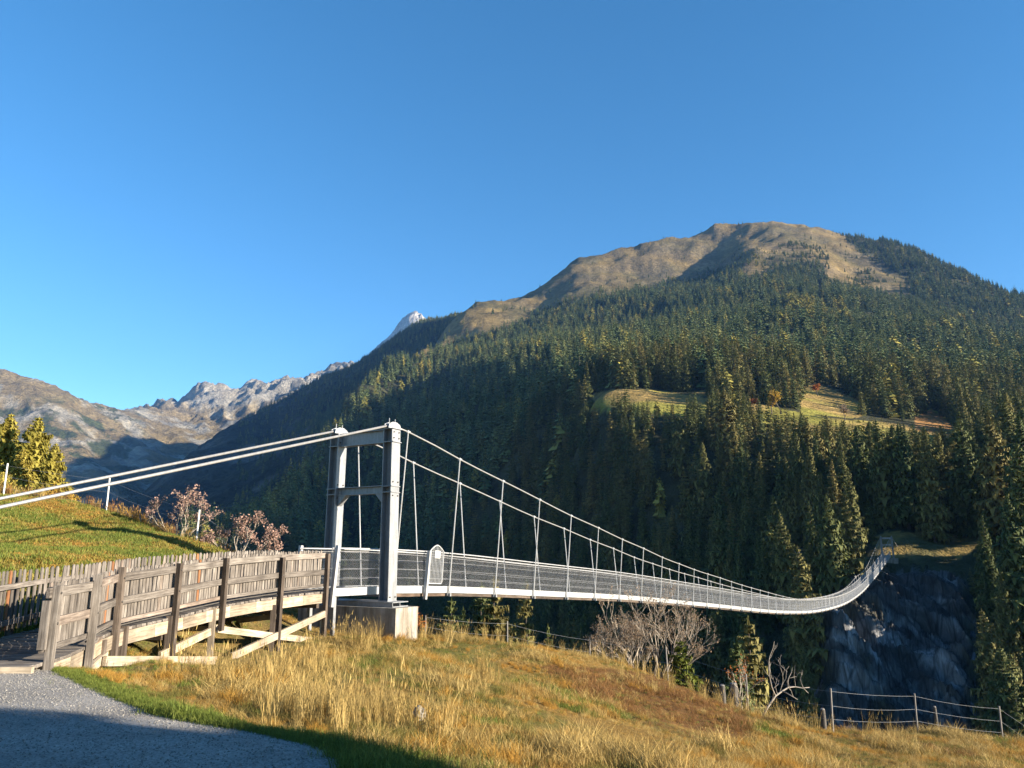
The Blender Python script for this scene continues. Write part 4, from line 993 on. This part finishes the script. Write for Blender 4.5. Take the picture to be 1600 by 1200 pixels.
def scatter(name, P, S, rot, idx, protos, label, cat):
    """one object carrying many small copies of the prototype meshes"""
    coll = bpy.data.collections.new(name + '_kinds')
    for i, me in enumerate(protos):
        o = bpy.data.objects.new('%s_kind_%02d' % (name, i), me); coll.objects.link(o)
    me = bpy.data.meshes.new(name); n = len(P); me.vertices.add(n); me.vertices.foreach_set('co', np.asarray(P, np.float32).ravel())
    for nm, tp, key, arr in (('scl', 'FLOAT_VECTOR', 'vector', S), ('rot', 'FLOAT_VECTOR', 'vector', rot)):
        a = me.attributes.new(nm, tp, 'POINT'); a.data.foreach_set(key, np.asarray(arr, np.float32).ravel())
    a = me.attributes.new('idx', 'INT', 'POINT'); a.data.foreach_set('value', np.asarray(idx, np.int32))
    o = link(name, me); tag(o, label, cat, kind='stuff')
    ng = bpy.data.node_groups.new(name, 'GeometryNodeTree')
    ng.interface.new_socket('Geometry', in_out='INPUT', socket_type='NodeSocketGeometry'); ng.interface.new_socket('Geometry', in_out='OUTPUT', socket_type='NodeSocketGeometry')
    gi = ng.nodes.new('NodeGroupInput'); go = ng.nodes.new('NodeGroupOutput')
    ip = ng.nodes.new('GeometryNodeInstanceOnPoints'); ci = ng.nodes.new('GeometryNodeCollectionInfo')
    ci.inputs['Collection'].default_value = coll; ci.inputs['Separate Children'].default_value = True; ci.inputs['Reset Children'].default_value = True
    def na(nm, tp):
        q = ng.nodes.new('GeometryNodeInputNamedAttribute'); q.data_type = tp; q.inputs['Name'].default_value = nm; return q.outputs['Attribute']
    e2r = ng.nodes.new('FunctionNodeEulerToRotation')
    ng.links.new(gi.outputs[0], ip.inputs['Points']); ng.links.new(ci.outputs[0], ip.inputs['Instance']); ip.inputs['Pick Instance'].default_value = True
    ng.links.new(na('idx', 'INT'), ip.inputs['Instance Index']); ng.links.new(na('rot', 'FLOAT_VECTOR'), e2r.inputs[0]); ng.links.new(e2r.outputs[0], ip.inputs['Rotation'])
    ng.links.new(na('scl', 'FLOAT_VECTOR'), ip.inputs['Scale']); ng.links.new(ip.outputs[0], go.inputs[0])
    md = o.modifiers.new('scatter', 'NODES'); md.node_group = ng
    return o
FT = [crown_mesh('far_crown', 40 + i, 13, 6, M['forest'], (.13, .15, .17, .14, .16)[i], 0, (.8, .7, .85, .75, .9)[i], .5, .04) for i in range(5)]
FM = [crown_mesh('mid_crown', 60 + i, 20, 7, M['spruce'], (.13, .15, .17, .145)[i], 1, (.8, .7, .85, .75)[i], .45, .05) for i in range(4)]
M['larch_far'] = foliage_mat('far_larch_needles', [(0, (0.16, 0.15, 0.035)), (1, (0.24, 0.2, 0.045))], gain=1.0)
dead_far = MB(); dead_far.tube([(0, 0, 0), (0, 0, .5), (0.01, 0, .85)], [.02, .014, .004], 5)
for q in range(10): a_q = q * 2.4; dead_far.tube([(0, 0, .3 + .05 * q), (.07 * math.cos(a_q), .07 * math.sin(a_q), .29 + .05 * q)], [.004, .002], 3)
protos = FT + FM + [crown_mesh('far_larch', 95, 13, 7, M['larch_far'], .2, 0, .55, .4, .08), dead_far.mesh('far_snag', M['bark']), crown_mesh('far_crown', 96, 12, 7, M['forest'], .22, 0, .55, .5, .03)]
def forest_attrs(x, y, z, h):
    n = len(x); wd = rng.uniform(.95, 1.45, n)
    S = np.stack([h * wd, h * wd, h], -1); rot = np.zeros((n, 3)); rot[:, 2] = rng.uniform(0, 6.28, n); rot[:, :2] = rng.normal(0, .02, (n, 2))
    idx = np.where(y < 620, rng.integers(5, 9, n), rng.integers(0, 5, n)); u_, v_ = project(x, y, z); q_ = rng.random(n)
    idx = np.where(q_ < .025 + .5 * in_poly(u_, v_, [(1225, 476), (1330, 488), (1328, 514), (1235, 504)]), 9, idx); idx = np.where((q_ > .992) | (in_poly(u_, v_, [(1175, 545), (1235, 540), (1235, 562), (1175, 565)]) & (q_ > .6)), 10, idx); idx = np.where((q_ > .8) & (q_ < .9) & (y > 480), 11, idx)
    return np.stack([x, y, z - .4], -1), S, rot, idx
x2, y2 = scatter_pts(26000, -.36, .1, 900, 2900); z2 = l2_z(x2, y2); u2, v2 = project(x2, y2, z2)
d2 = smooth(430, 560, u2) * .9 + .08 + .12 * (fbm(x2, y2, 150, 3) > .2)
k2 = (rng.random(len(x2)) < d2) & (u2 > 150)
x2, y2, z2 = x2[k2], y2[k2], z2[k2]; h2 = rng.uniform(12, 24, len(x2))
a1 = forest_attrs(fx_[rest], fy_[rest], fz_[rest], fh_[rest]); a2 = forest_attrs(x2, y2, z2, h2)
scatter('forest', *[np.concatenate([p, q]) for p, q in zip(a1, a2)], protos, 'dense dark spruce forest covering the mountainside and ridge', 'forest')

# ------------------------------------------------------------------ shrubs and small trees
def grow(mb, leaves, p, d, L, r, depth, rr, spread=.6, up=.1, bend=.25, leaf=0.0, leafsize=.06, kids=(2, 3), shrink=.72, sides=5):
    pts = [p.copy()]; q = p.copy(); dd = d.copy(); seg = 3
    for i in range(seg):
        dd = (dd + Vector((rr.uniform(-1, 1), rr.uniform(-1, 1), rr.uniform(-.6, 1) * .6 + up)) * bend).normalized(); q = q + dd * (L / seg); pts.append(q.copy())
    mb.tube(pts, [r, r * .88, r * .76, r * .62], max(3, sides), caps=False)
    if depth == 0 or r < .002:
        if leaf:
            for _ in range(int(leaf)):
                c = pts[rr.randint(1, 3)] + Vector((rr.gauss(0, 1), rr.gauss(0, 1), rr.gauss(0, 1))) * leafsize * .7
                a = Vector((rr.gauss(0, 1), rr.gauss(0, 1), rr.gauss(0, 1))).normalized(); b = a.cross(Vector((rr.gauss(0, 1), rr.gauss(0, 1), rr.gauss(0, 1)))).normalized()
                s_ = leafsize * rr.uniform(.6, 1.3); k = len(leaves.v)
                leaves.add([c - a * s_ * .5, c + b * s_ * .3, c + a * s_ * .6, c - b * s_ * .3], [(0, 1, 2, 3)])
        return
    for _ in range(rr.randint(*kids)):
        a = Vector((rr.uniform(-1, 1), rr.uniform(-1, 1), rr.uniform(-.5, .8))); nd = (dd + a * spread).normalized()
        t = rr.choice((2, 3, 3)); grow(mb, leaves, pts[t], nd, L * shrink * rr.uniform(.8, 1.15), r * .62, depth - 1, rr, spread, up, bend, leaf, leafsize, kids, shrink, sides - 1)
def shrub(name, base, stems, L, r, depth, seed, label, cat, bark, leafm, leaf, leafsize, group=None, **kw):
    t = empty(name, tuple(base)); tag(t, label, cat, group); rr = random.Random(seed); mb = MB(); lv = MB()
    for (dx, dy, dz) in stems: grow(mb, lv, Vector((dx * .12, dy * .12, -.15)), Vector((dx, dy, dz)).normalized(), L * rr.uniform(.85, 1.15), r * rr.uniform(.8, 1.1), depth, rr, leaf=leaf, leafsize=leafsize, **kw)
    mb.build('branches', bark, t)
    if lv.v: lv.build('leaves', leafm, t)['kind'] = 'stuff'
    return t
def ground_at(u, v, Y):
    p = at(u, v, Y); return Vector((p.x, Y, float(near_z(p.x, Y)[0])))
b = ground_at(1000, 1055, 32.5)
shrub('bare_bush', b, [(-1, 0, 1.1), (-.5, .2, 1.2), (.05, 0, 1.3), (.45, -.2, 1.1), (1.1, .1, .8), (.8, .4, 1.1), (-.2, .5, 1.2), (.2, .4, 1)], 1.45, .05, 5, 3, 'large bare pale branched bush with brownish twigs below the bridge', 'bush', M['pale_bark'], M['dry_leaf'], 4, .055, kids=(2, 4), spread=.66, shrink=.7)
b = ground_at(278, 862, 30)
shrub('dry_bush', b, [(-.5, 0, 1), (0, .2, 1.2), (.35, -.1, 1.1), (-.8, .1, .9), (.7, .1, .8)], .74, .028, 4, 5, 'pinkish dry bush beside the wire fence on the knoll', 'bush', M['pale_bark'], M['pink_leaf'], 9, .085, spread=.7, shrink=.7)
b = ground_at(372, 872, 28.6)
shrub('dry_bush', b, [(-.6, 0, .9), (0, .2, 1.2), (.4, -.1, 1.1), (.9, .1, .8), (-.2, .1, 1.2), (.75, 0, .35)], .8, .03, 4, 8, 'rounded pinkish dry bush right above the picket fence', 'bush', M['pale_bark'], M['pink_leaf'], 10, .085, spread=.7, shrink=.7)
b = ground_at(322, 862, 29.3)
shrub('green_bush', b, [(-.3, 0, 1), (.3, .1, 1), (0, .3, 1.1)], .3, .014, 3, 12, 'small yellow green bush between the two pinkish dry bushes', 'bush', M['bark'], M['green_leaf'], 9, .07)
b = ground_at(655, 1000, 27.6)
shrub('orange_bush', b, [(0, 0, 1), (.2, .1, 1), (-.15, 0, 1)], .42, .012, 3, 13, 'small orange leaved bush at the corner of the concrete foundation', 'bush', M['bark'], M['orange_leaf'], 7, .06)
b = ground_at(1160, 1110, 26.5)
shrub('rowan_sapling', b, [(-.3, .1, 1.5), (.1, 0, 1.3), (.25, .1, .9)], .75, .022, 3, 21, 'thin sapling with reddish leaves beside the dead pale branch', 'sapling', M['pale_bark'], M['orange_leaf'], 4, .06, spread=.55)
b = ground_at(1065, 1072, 31.2)
t = empty('small_pine', tuple(b)); tag(t, 'small bright green conifer in front of the bare bush', 'tree')
pc = crown_mesh('crown', 91, 14, 9, M['pine'], .42, 2, .55, .15, .02)
link('trunk', trunk_mesh('trunk', .03), t, scale=(2.3,) * 3); link('crown', pc, t, scale=(2.3,) * 3)
# dead pale branchy trunk at the fence
dt = empty('dead_tree', tuple(ground_at(1194, 1116, 26))); tag(dt, 'bleached dead trunk with crooked bare branches leaning over the fence', 'dead tree'); DO = Vector(dt.location)
def dead(px, r0, r1, j=0):
    q = [at(u, v, 26 + d) - DO for u, v, d in px]; mb = MB(); n = len(q); mb.tube(q, [.7 * (r0 + (r1 - r0) * i / (n - 1)) for i in range(n)], 6); return mb.build('branch' if j else 'trunk', M['dead_wood'], dt, True)
dead([(1190, 1122, 0), (1200, 1104, 0), (1212, 1087, .1), (1222, 1080, .2), (1232, 1074, .3), (1243, 1073, .4), (1254, 1075, .5), (1265, 1074, .5)], .055, .014)
for px, r0, r1 in (([(1212, 1088, .1), (1206, 1074, 0), (1203, 1060, -.1), (1201, 1045, -.2), (1202, 1028, -.2), (1208, 1012, -.1), (1210, 1002, -.1)], .03, .008), ([(1224, 1080, .2), (1234, 1086, 0), (1246, 1093, -.2)], .028, .016), ([(1255, 1075, .5), (1263, 1083, .6)], .018, .01),
                   ([(1231, 1074, .3), (1232, 1060, .4), (1237, 1050, .5), (1238, 1043, .5)], .018, .006), ([(1232, 1060, .4), (1244, 1057, .5)], .012, .005), ([(1218, 1083, .2), (1222, 1070, .3), (1228, 1060, .3), (1229, 1046, .3), (1233, 1041, .3)], .018, .006), ([(1208, 1076, 0), (1216, 1069, .1), (1217, 1062, .1)], .014, .006), ([(1203, 1058, -.1), (1196, 1050, 0), (1193, 1046, 0)], .01, .004), ([(1205, 1100, 0), (1208, 1088, -.2), (1209, 1080, -.3)], .012, .005)):
    dead(px, r0, r1, 1)
for k, (u, v) in enumerate(((1243, 1073), (1206, 1060), (1202, 1030), (1230, 1050), (1240, 1090), (1256, 1076), (1215, 1085), (1222, 1070))):
    mb = MB(); lv = MB(); rr = random.Random(300 + k); grow(mb, lv, at(u, v, 26.1) - DO, Vector((rr.uniform(-.8, .8), rr.uniform(-.4, .4), 1)).normalized(), .3, .009, 2, rr, spread=.8, kids=(2, 3)); mb.build('twigs', M['dead_wood'], dt)
# dead snag above the bridge
x, y, z = plant(1238, 858, 9, l1_z, 170, 250)
shrub('dead_snag', Vector((x, y, z)), [(0, 0, 1)], 5.5, .22, 3, 33, 'pale bare snag sticking out of the trees above the bridge', 'dead tree', M['dead_wood'], None, 0, .1, spread=.7, shrink=.5)

# larches on the knoll
LC = [crown_mesh('crown', 70 + i, 46, 11, M['larch'], (.18, .2, .19)[i], 2, .6, .2, .1, .04) for i in range(3)]
LT = trunk_mesh('trunk', .018)
for k, (u, v, h, y0, y1, lab) in enumerate(((18, 645, 8, 35, 64, 'tall yellow green larch at the left edge behind the knoll'), (62, 650, 7.5, 35, 64, 'yellow green larch standing right of the tallest one on the knoll'), (-20, 660, 8, 35, 64, 'yellow larch cut by the left edge of the picture'), (88, 690, 5.0, 35, 60, 'low larch at the right end of the larch group'), (38, 700, 5, 34, 56, 'short golden larch in front of the two tall ones'), (5, 715, 4.5, 34, 54, 'small golden larch low at the left edge'))):
    x, y, z = plant(u, v, h, near_z, y0, y1); spruce(x, y, z - .1, h, lab, 'larches on the knoll', k % 3, 1.15, 'larch_tree', LC, LT)
for k, (u, Y_, L) in enumerate(((30, 33.5, 1.1), (70, 33, 1), (-5, 33, 1.1), (98, 33, .7))):
    b = ground_at(u, 800, Y_); shrub('golden_bush', b, [(-.6, 0, 1), (0, .2, 1.2), (.5, -.1, 1.1), (.2, .4, 1)], L * .55, .02, 3, 50 + k, ('golden bush left of centre under the larches', 'golden bush under the right larch', 'golden bush at the very left edge of the knoll', 'small golden bush at the end of the larch group')[k], 'bush', M['bark'], M['yellow_leaf'] if k % 2 else M['larch'], 10, .09)

# autumn trees on the far meadow
def leafy(name, u, v, h, y0, y1, m, label, seed):
    x, y, z = plant(u, v, h, l1_z, y0, y1); t = empty(name, (x, y, z - .2)); tag(t, label, 'tree'); rr = random.Random(seed); mb = MB(); lv = MB()
    grow(mb, lv, Vector((0, 0, 0)), Vector((0, 0, 1)), h * .4, h * .035, 3, rr, leaf=16, leafsize=h * .085, spread=.8, shrink=.75, kids=(3, 4))
    mb.build('trunk', M['bark'], t); lv.build('crown', m, t)['kind'] = 'stuff'
leafy('autumn_tree', 1276, 598, 9, 380, 620, M['orange_leaf'], 'small orange autumn tree at the top of the far meadow', 1)
leafy('autumn_tree', 1203, 613, 12, 330, 520, M['yellow_leaf'], 'yellow autumn tree on the far meadow left of the dark spruce', 2)
leafy('autumn_tree', 1218, 616, 11, 330, 520, M['yellow_leaf'], 'amber autumn tree beside the yellow one on the far meadow', 3)
leafy('autumn_tree', 1181, 622, 7, 330, 520, M['orange_leaf'], 'low reddish tree left of the yellow ones on the far meadow', 4)
leafy('autumn_tree', 1318, 634, 8, 340, 520, M['dry_leaf'], 'pinkish bare tree on the middle of the far meadow', 5)
leafy('autumn_tree', 1588, 672, 12, 260, 420, M['green_leaf'], 'light green leafy tree at the right edge behind the spruces', 6)

# spruces right of the camera, outside the picture, whose shadow lies on the gravel
for k, (x, y, h) in enumerate(((11.9, .2, 9.5), (14.6, -2.2, 11), (17.5, -1.6, 11), (12, -4.2, 11), (20, -5, 12), (24, -7, 13), (10.5, -9, 10))):
    spruce(x, y, float(near_z(x, y)[0]) - .2, h, 'roadside spruce outside the picture shading the gravel road', 'roadside spruces', k % 8, 1.7)

# ------------------------------------------------------------------ wire fences, stakes, stone
def wire_fence(name, label, posts, heights, rad, m, levels, group=None, wm=None, tilt=.03):
    t = empty(name, tuple(posts[0])); tag(t, label, 'fence', group); o0 = Vector(posts[0]); tops = []
    for i, (p, h) in enumerate(zip(posts, heights)):
        lean = Vector((random.uniform(-tilt, tilt), random.uniform(-tilt, tilt), 1)); q = Vector(p)
        mb = MB(); mb.tube([q - Vector((0, 0, .2)), q + lean * (h * .5), q + lean * h], [rad, rad * .97, rad * .93], 8); mb.build('fence_post', m, t).location = -o0
        tops.append((q, lean, h))
    for lv in levels:
        for (a, la, ha), (b, lb, hb) in zip(tops[:-1], tops[1:]):
            pa, pb = a + la * (ha * lv), b + lb * (hb * lv); mid_ = (pa + pb) / 2 - Vector((0, 0, .035 * (pb - pa).length * random.uniform(.5, 1)))
            pts = [pa.lerp(mid_, .0), pa * .5625 + pb * .0625 + mid_ * .375, pa * .25 + pb * .25 + mid_ * .5, pa * .0625 + pb * .5625 + mid_ * .375, pb]
            mb = MB(); mb.tube(pts, .0032, 4); mb.build('fence_wire', M['wire'], t).location = -o0
def fpts(lst): return [ground_at(u, v, Y_) for u, v, Y_ in lst]
random.seed(3)
wire_fence('wire_fence', 'wire fence on pale stakes along the edge of the meadow above the gorge', fpts([(665, 1000, 27.5), (793, 1028, 30), (922, 1048, 31.3), (1045, 1078, 30), (1170, 1118, 26), (1302, 1150, 22.6), (1435, 1155, 24.4), (1568, 1167, 25.5), (1700, 1175, 27)]), [.95, 1.3, 1.35, 1.35, 1.25, 1.15, 1.1, 1.1, 1.1], .028, M['stake'], (.3, .6, .93))
wire_fence('wire_fence', 'wire fence on white stakes over the crest of the grassy knoll', fpts([(-60, 770, 31), (5, 775, 31), (165, 806, 31.5), (306, 853, 29), (425, 880, 28.5)]), [1.3, 1.3, 1.42, 1.3, .9], .035, M['white'], (.25, .6, .93))
for u, v, Y_, h, r, lab in ((1147, 1088, 27.5, .95, .13, 'thick round wooden post with pale cut top by the fence'), (1129, 1086, 28, .75, .1, 'darker round wooden post behind the thick pale topped one'), (1286, 1120, 23.5, .55, .07, 'short weathered stake between two fence stakes'), (1466, 1158, 25.2, 1.0, .05, 'brown wooden stake standing close to the wire fence')):
    p = ground_at(u, v, Y_); t = empty('wooden_post', tuple(p)); tag(t, lab, 'post')
    mb = MB(); mb.tube([(0, 0, -.3), (.01, 0, h * .5), (0, 0, h)], [r * 1.05, r, r * .97], 12); mb.build('shaft', M['grey_stake'], t, False)
    mb = MB(); mb.tube([(0, 0, h + .002), (0, 0, h + .03)], [r * .93, r * .6], 12); mb.build('cut_top', M['stake'], t)
def rock(name, p, s, seed, label, m):
    r = random.Random(seed); import bmesh as bm_
    bm = bm_.new(); bm_.ops.create_icosphere(bm, subdivisions=3, radius=1)
    for v in bm.verts:
        n = v.co.normalized(); k = .8 + .25 * math.sin(n.x * 3 + seed) * math.cos(n.y * 4) + .12 * math.sin(n.z * 9 + n.x * 7); k = min(k, .95); v.co = Vector((n.x * k * s[0], n.y * k * s[1], n.z * k * s[2]))
    me = bpy.data.meshes.new(name); bm.to_mesh(me); bm.free(); me.materials.append(m); o = link(name, me, None, p, (0, 0, r.uniform(0, 6))); tag(o, label, 'stone'); return o
p = ground_at(654, 1160, 10.6); rock('pale_stone', p + Vector((0, 0, .08)), (.1, .09, .11), 2, 'small pale upright stone in the dry grass near the road', M['concrete'])

# ------------------------------------------------------------------ grass and gravel
def tuft_mesh(name, seed, n, h, spread, lean, wd, m, heads=False):
    r = random.Random(seed); vs_ = []; fs = []
    for _ in range(n):
        a = r.uniform(0, 6.28); rad = spread * math.sqrt(r.random()); bx, by = rad * math.cos(a), rad * math.sin(a)
        hh = h * r.uniform(.45, 1.1); la = r.uniform(0, 6.28); l1 = lean * r.uniform(.2, 1) * hh; dx, dy = math.cos(la) * l1, math.sin(la) * l1
        wa = r.uniform(0, 6.28); wx, wy = math.cos(wa) * wd / 2, math.sin(wa) * wd / 2; k = len(vs_)
        vs_ += [(bx - wx, by - wy, -.02), (bx + wx, by + wy, -.02), (bx + dx * .35 + wx * .8, by + dy * .35 + wy * .8, hh * .55), (bx + dx * .35 - wx * .8, by + dy * .35 - wy * .8, hh * .55), (bx + dx, by + dy, hh)]
        fs += [(k, k + 1, k + 2, k + 3), (k + 3, k + 2, k + 4)]
        if heads and r.random() < .4:
            q = len(vs_); x0, y0 = bx + dx, by + dy; vs_ += [(x0 - wd * 1.2, y0, hh * .86), (x0 + wd * 1.2, y0, hh * .9), (x0 + dx * .1, y0 + dy * .1, hh * 1.08)]; fs.append((q, q + 1, q + 2))
    mb = MB(); mb.add(vs_, fs); return mb.mesh(name, m)
kinds = []
for m, h, lean, hd in (('g_blond', .25, 1.1, 0), ('g_ochre', .2, 1.2, 0), ('g_olive', .18, 1.1, 0), ('g_rust', .22, .9, 0), ('g_green', .13, 1.0, 0)):
    for q in range(3): kinds.append(tuft_mesh('tuft', len(kinds), 46, h * (.45, .65, .95)[q], .16, lean, .006, M[m], hd))
tall = [tuft_mesh('tall_tuft', 80 + q, 26, .62, .09, .4, .006, M['g_blond'], 1) for q in range(3)]
M['g_orange'] = foliage_mat('orange_grass', [(0, (0.42, 0.22, 0.04)), (1, (0.5, 0.3, 0.07))], **GR)
tuss = [tuft_mesh('tussock', 130 + q, 60, .24, .1, .9, .006, M['g_orange']) for q in range(3)]
def meadow_pts():
    x = rng.uniform(-8.4, 24, 120000); y = rng.uniform(6.5, 37, 120000)
    keep = (np.abs(x) < .74 * y + 1.0) & (x > road_edge(y) + .05 - .5 * (rng.random(120000) < .05))
    keep &= rng.random(len(x)) < np.clip(1.15 - y / 40., .4, 1) * .8
    kn_ = (x < -8.2) & (y > 12.4)
    keep &= ~kn_
    x, y = x[keep], y[keep]
    vy = rng.uniform(6, 12.2, 2600); vx = road_edge(vy) + np.abs(rng.normal(0, .3, 2600)) - .06; x = np.r_[x, vx]; y = np.r_[y, vy]
    # clear of the foundation
    dx = (x - B0.x) * BD.x + (y - B0.y) * BD.y; dn = (x - B0.x) * BN.x + (y - B0.y) * BN.y
    k = ~((dx > -1.5) & (dx < -.3) & (np.abs(dn) < 1.95)); x, y = x[k], y[k]
    return x, y
x, y = meadow_pts(); z = near_z(x, y); u, v = project(x, y, z)
kn, ru, ol = meadow_zones(x, y, u, v)
n = len(x); r_ = rng.random(n); n2 = fbm(x + 33, y, 2.2, 3)
kind = np.where(r_ < .55, 1, 0)                        # ochre / blond
kind = np.where(n2 > .3, 0, kind)
n3 = fbm(x - 71, y + 12, 1.1, 3); kind = np.where(n3 > .35, 2, kind); kind = np.where((n3 > .2) & (n2 < -.2), 4, kind); kind = np.where(n3 < -.5, 5, kind)
kind = np.where(rng.random(n) < ol * .5, 2, kind)
kind = np.where(rng.random(n) < ru * .8, 3, kind)
edge_d = x - road_edge(y)
verge = (edge_d < .35 + .6 * rng.random(n) + .5 * smooth(9, 6.5, y)) & (y < 13)
kind = np.where(verge, 4, kind)
shady = (x < -5.3) & (x > -8.6) & (y > 12.5) & (y < 23)
kind = np.where(shady & (rng.random(n) < .6), 4, kind)
kind = np.where((rng.random(n) < .06), 4, kind)
path = in_poly(u, v, [(820, 1135), (930, 1120), (1060, 1130), (1180, 1150), (1120, 1170), (960, 1165), (850, 1160)])     # flattened patch
sc = rng.uniform(.55, 1.15, n) * np.where(path, .4, 1) * np.where(shady, .6, 1) * np.where(verge, 1.1, 1) * (1 - .35 * smooth(22, 28, y))
sc *= .42 + .72 * smooth(-.45, .55, fbm(x + 7, y - 40, 3.3, 3))
sc *= np.where(kind == 0, 1 + .45 * (n2 > .35), 1)
wide = sc * (1 + .5 * smooth(14, 30, y))
S = np.stack([wide, wide, sc], -1); rot = np.stack([rng.normal(0, .22, n), rng.normal(0, .22, n), rng.uniform(0, 6.28, n)], -1)
idx = kind * 3 + rng.integers(0, 3, n); idx = np.where(kind == 5, 18 + rng.integers(0, 3, n), idx)
tp = []
for u_, v_, Y_, cnt, sprd in ((440, 1085, 13.6, 36, .45), (560, 985, 21.6, 24, .8), (580, 1140, 10.0, 34, .5), (520, 1150, 9.4, 22, .45), (752, 1080, 17, 8, .15), (700, 985, 25, 26, 1.1), (880, 1040, 28, 30, 1.6), (1010, 1065, 29, 30, 1.6), (345, 1060, 13, 16, .5), (1130, 1110, 25, 30, 1.4), (1350, 1165, 22.5, 20, 2), (480, 1040, 16.5, 26, .7)):
    b = ground_at(u_, v_, Y_)
    for _ in range(cnt): tp.append((b.x + random.gauss(0, sprd), b.y + random.gauss(0, sprd)))
tp = np.array(tp); k = tp[:, 0] > road_edge(tp[:, 1]) + .4; tp = tp[k]; tz = near_z(tp[:, 0], tp[:, 1]); m_ = len(tp); ts3 = rng.uniform(.6, 1.15, m_)
P = np.concatenate([np.stack([x, y, z], -1), np.stack([tp[:, 0], tp[:, 1], tz], -1)])
S = np.concatenate([S, np.stack([ts3] * 3, -1)]); rot = np.concatenate([rot, np.stack([rng.normal(0, .1, m_), rng.normal(0, .1, m_), rng.uniform(0, 6, m_)], -1)]); idx = np.concatenate([idx, 15 + rng.integers(0, 3, m_)])
scatter('meadow_grass', P, S, rot, idx, kinds + tall + tuss, 'long golden and rusty autumn grass covering the meadow slope', 'grass')
# mown grass of the knoll, taller along its fence
lawn = [tuft_mesh('lawn_tuft', 100 + q, 26, .075, .11, .8, .012, M['g_lawn']) for q in range(3)]
lawn2 = [tuft_mesh('lawn_tuft', 140 + q, 26, .085, .11, .8, .012, M[('g_green', 'g_ochre')[q // 3]]) for q in range(6)]
weed = [tuft_mesh('weed_tuft', 110 + q, 14, .55, .09, .3, .012, M[('g_blond', 'g_rust', 'g_ochre')[q]], 1) for q in range(3)]
x = rng.uniform(-27, -8.0, 80000); y = rng.uniform(12.8, 34, 80000)
off = np.interp(y, RP[:, 1], RP[:, 0] - 1.9)
k = (x < off - .05) & (x > -.72 * y - 1) & (rng.random(len(x)) < .62)
x, y = x[k], y[k]; z = near_z(x, y); n = len(x); sc = rng.uniform(.6, 1.3, n)
nl = fbm(x, y, 2.4, 4) + .5 * rng.normal(size=n); P = np.stack([x, y, z], -1); S = np.stack([sc * 1.2, sc * 1.2, sc * (.6 + .8 * smooth(-.5, .6, nl))], -1); idx = rng.integers(0, 3, n); idx = np.where(nl > .45, 6 + idx, np.where(nl < -.5, 9 + idx, idx))
wx, wy = [], []
fl = fpts([(-60, 770, 31), (5, 775, 31), (165, 806, 31.5), (306, 853, 29), (425, 880, 28.5)])
for a, b in zip(fl[:-1], fl[1:]):
    for _ in range(90): q = a.lerp(b, random.random()); wx.append(q.x + random.gauss(0, .25)); wy.append(q.y + abs(random.gauss(.1, .5)))
wx, wy = np.array(wx), np.array(wy); wz = near_z(wx, wy); m_ = len(wx)
P = np.concatenate([P, np.stack([wx, wy, wz], -1)]); ws = rng.uniform(.5, 1.2, m_); S = np.concatenate([S, np.stack([ws] * 3, -1)]); idx = np.concatenate([idx, 3 + rng.integers(0, 3, m_)])
rot = np.stack([rng.normal(0, .1, len(P)), rng.normal(0, .1, len(P)), rng.uniform(0, 6.28, len(P))], -1)
scatter('knoll_grass', P, S, rot, idx, lawn + weed + lawn2, 'short mown yellow green grass covering the knoll', 'grass')
def pebble(seed):
    r = random.Random(seed); mb = MB(); v = [(1, 0, 0), (-1, 0, 0), (0, 1, 0), (0, -1, 0), (0, 0, .7), (0, 0, -.7)]
    v = [tuple(c * r.uniform(.7, 1.2) for c in q) for q in v]
    mb.add(v, [(0, 2, 4), (2, 1, 4), (1, 3, 4), (3, 0, 4), (2, 0, 5), (1, 2, 5), (3, 1, 5), (0, 3, 5)]); return mb.mesh('pebble', None)
pm = foliage_mat('pebble', [(0, (0.16, 0.155, 0.15)), (.5, (0.26, 0.25, 0.24)), (1, (0.38, 0.365, 0.345))], .9)
pb = [pebble(i) for i in range(5)]
for q in pb: q.materials.append(pm)
y = rng.uniform(5.5, 12.0, 60000); x = rng.uniform(-10, 1, 60000); k = (x < road_edge(y) + .1 * rng.normal(size=len(x))) & (x > -.75 * y) & (rng.random(len(x)) < .8); x, y = x[k], y[k]; n = len(x)
z = near_z(x, y) + .014; sc = np.abs(rng.normal(.004, .003, n)) + .002; S = np.stack([sc * rng.uniform(.8, 1.4, n), sc, sc], -1)
scatter('gravel', np.stack([x, y, z], -1), S, rng.uniform(0, 6.28, (n, 3)), rng.integers(0, 5, n), pb, 'loose grey pebbles lying on the gravel road', 'gravel')

# ------------------------------------------------------------------ haze
zs = [c for o_ in C.objects if o_.get('kind') == 'structure' and o_.type == 'MESH' for c in (min(v.co.z for v in o_.data.vertices), max(v.co.z for v in o_.data.vertices))]
ZLOW, ZHIGH = min(zs) - 1.5, max(zs) + 40; print('ground range', ZLOW, ZHIGH)
hz = MB(); hz.hexa([(-5650, -60, ZLOW), (4700, -60, ZLOW), (4700, 7600, ZLOW), (-5650, 7600, ZLOW), (-5650, -60, ZHIGH), (4700, -60, ZHIGH), (4700, 7600, ZHIGH), (-5650, 7600, ZHIGH)])
hm = bpy.data.materials.new('haze'); hm.use_nodes = True; nt = hm.node_tree; nt.nodes.remove(nt.nodes['Principled BSDF'])
pv = nt.nodes.new('ShaderNodeVolumePrincipled'); pv.inputs['Color'].default_value = (0.17, 0.42, 1.0, 1); pv.inputs['Density'].default_value = HAZE; pv.inputs['Anisotropy'].default_value = 0.0
nt.links.new(pv.outputs[0], nt.nodes['Material Output'].inputs['Volume'])
o = hz.build('haze', hm); tag(o, 'thin blue autumn haze filling the valley air', 'haze', kind='stuff')
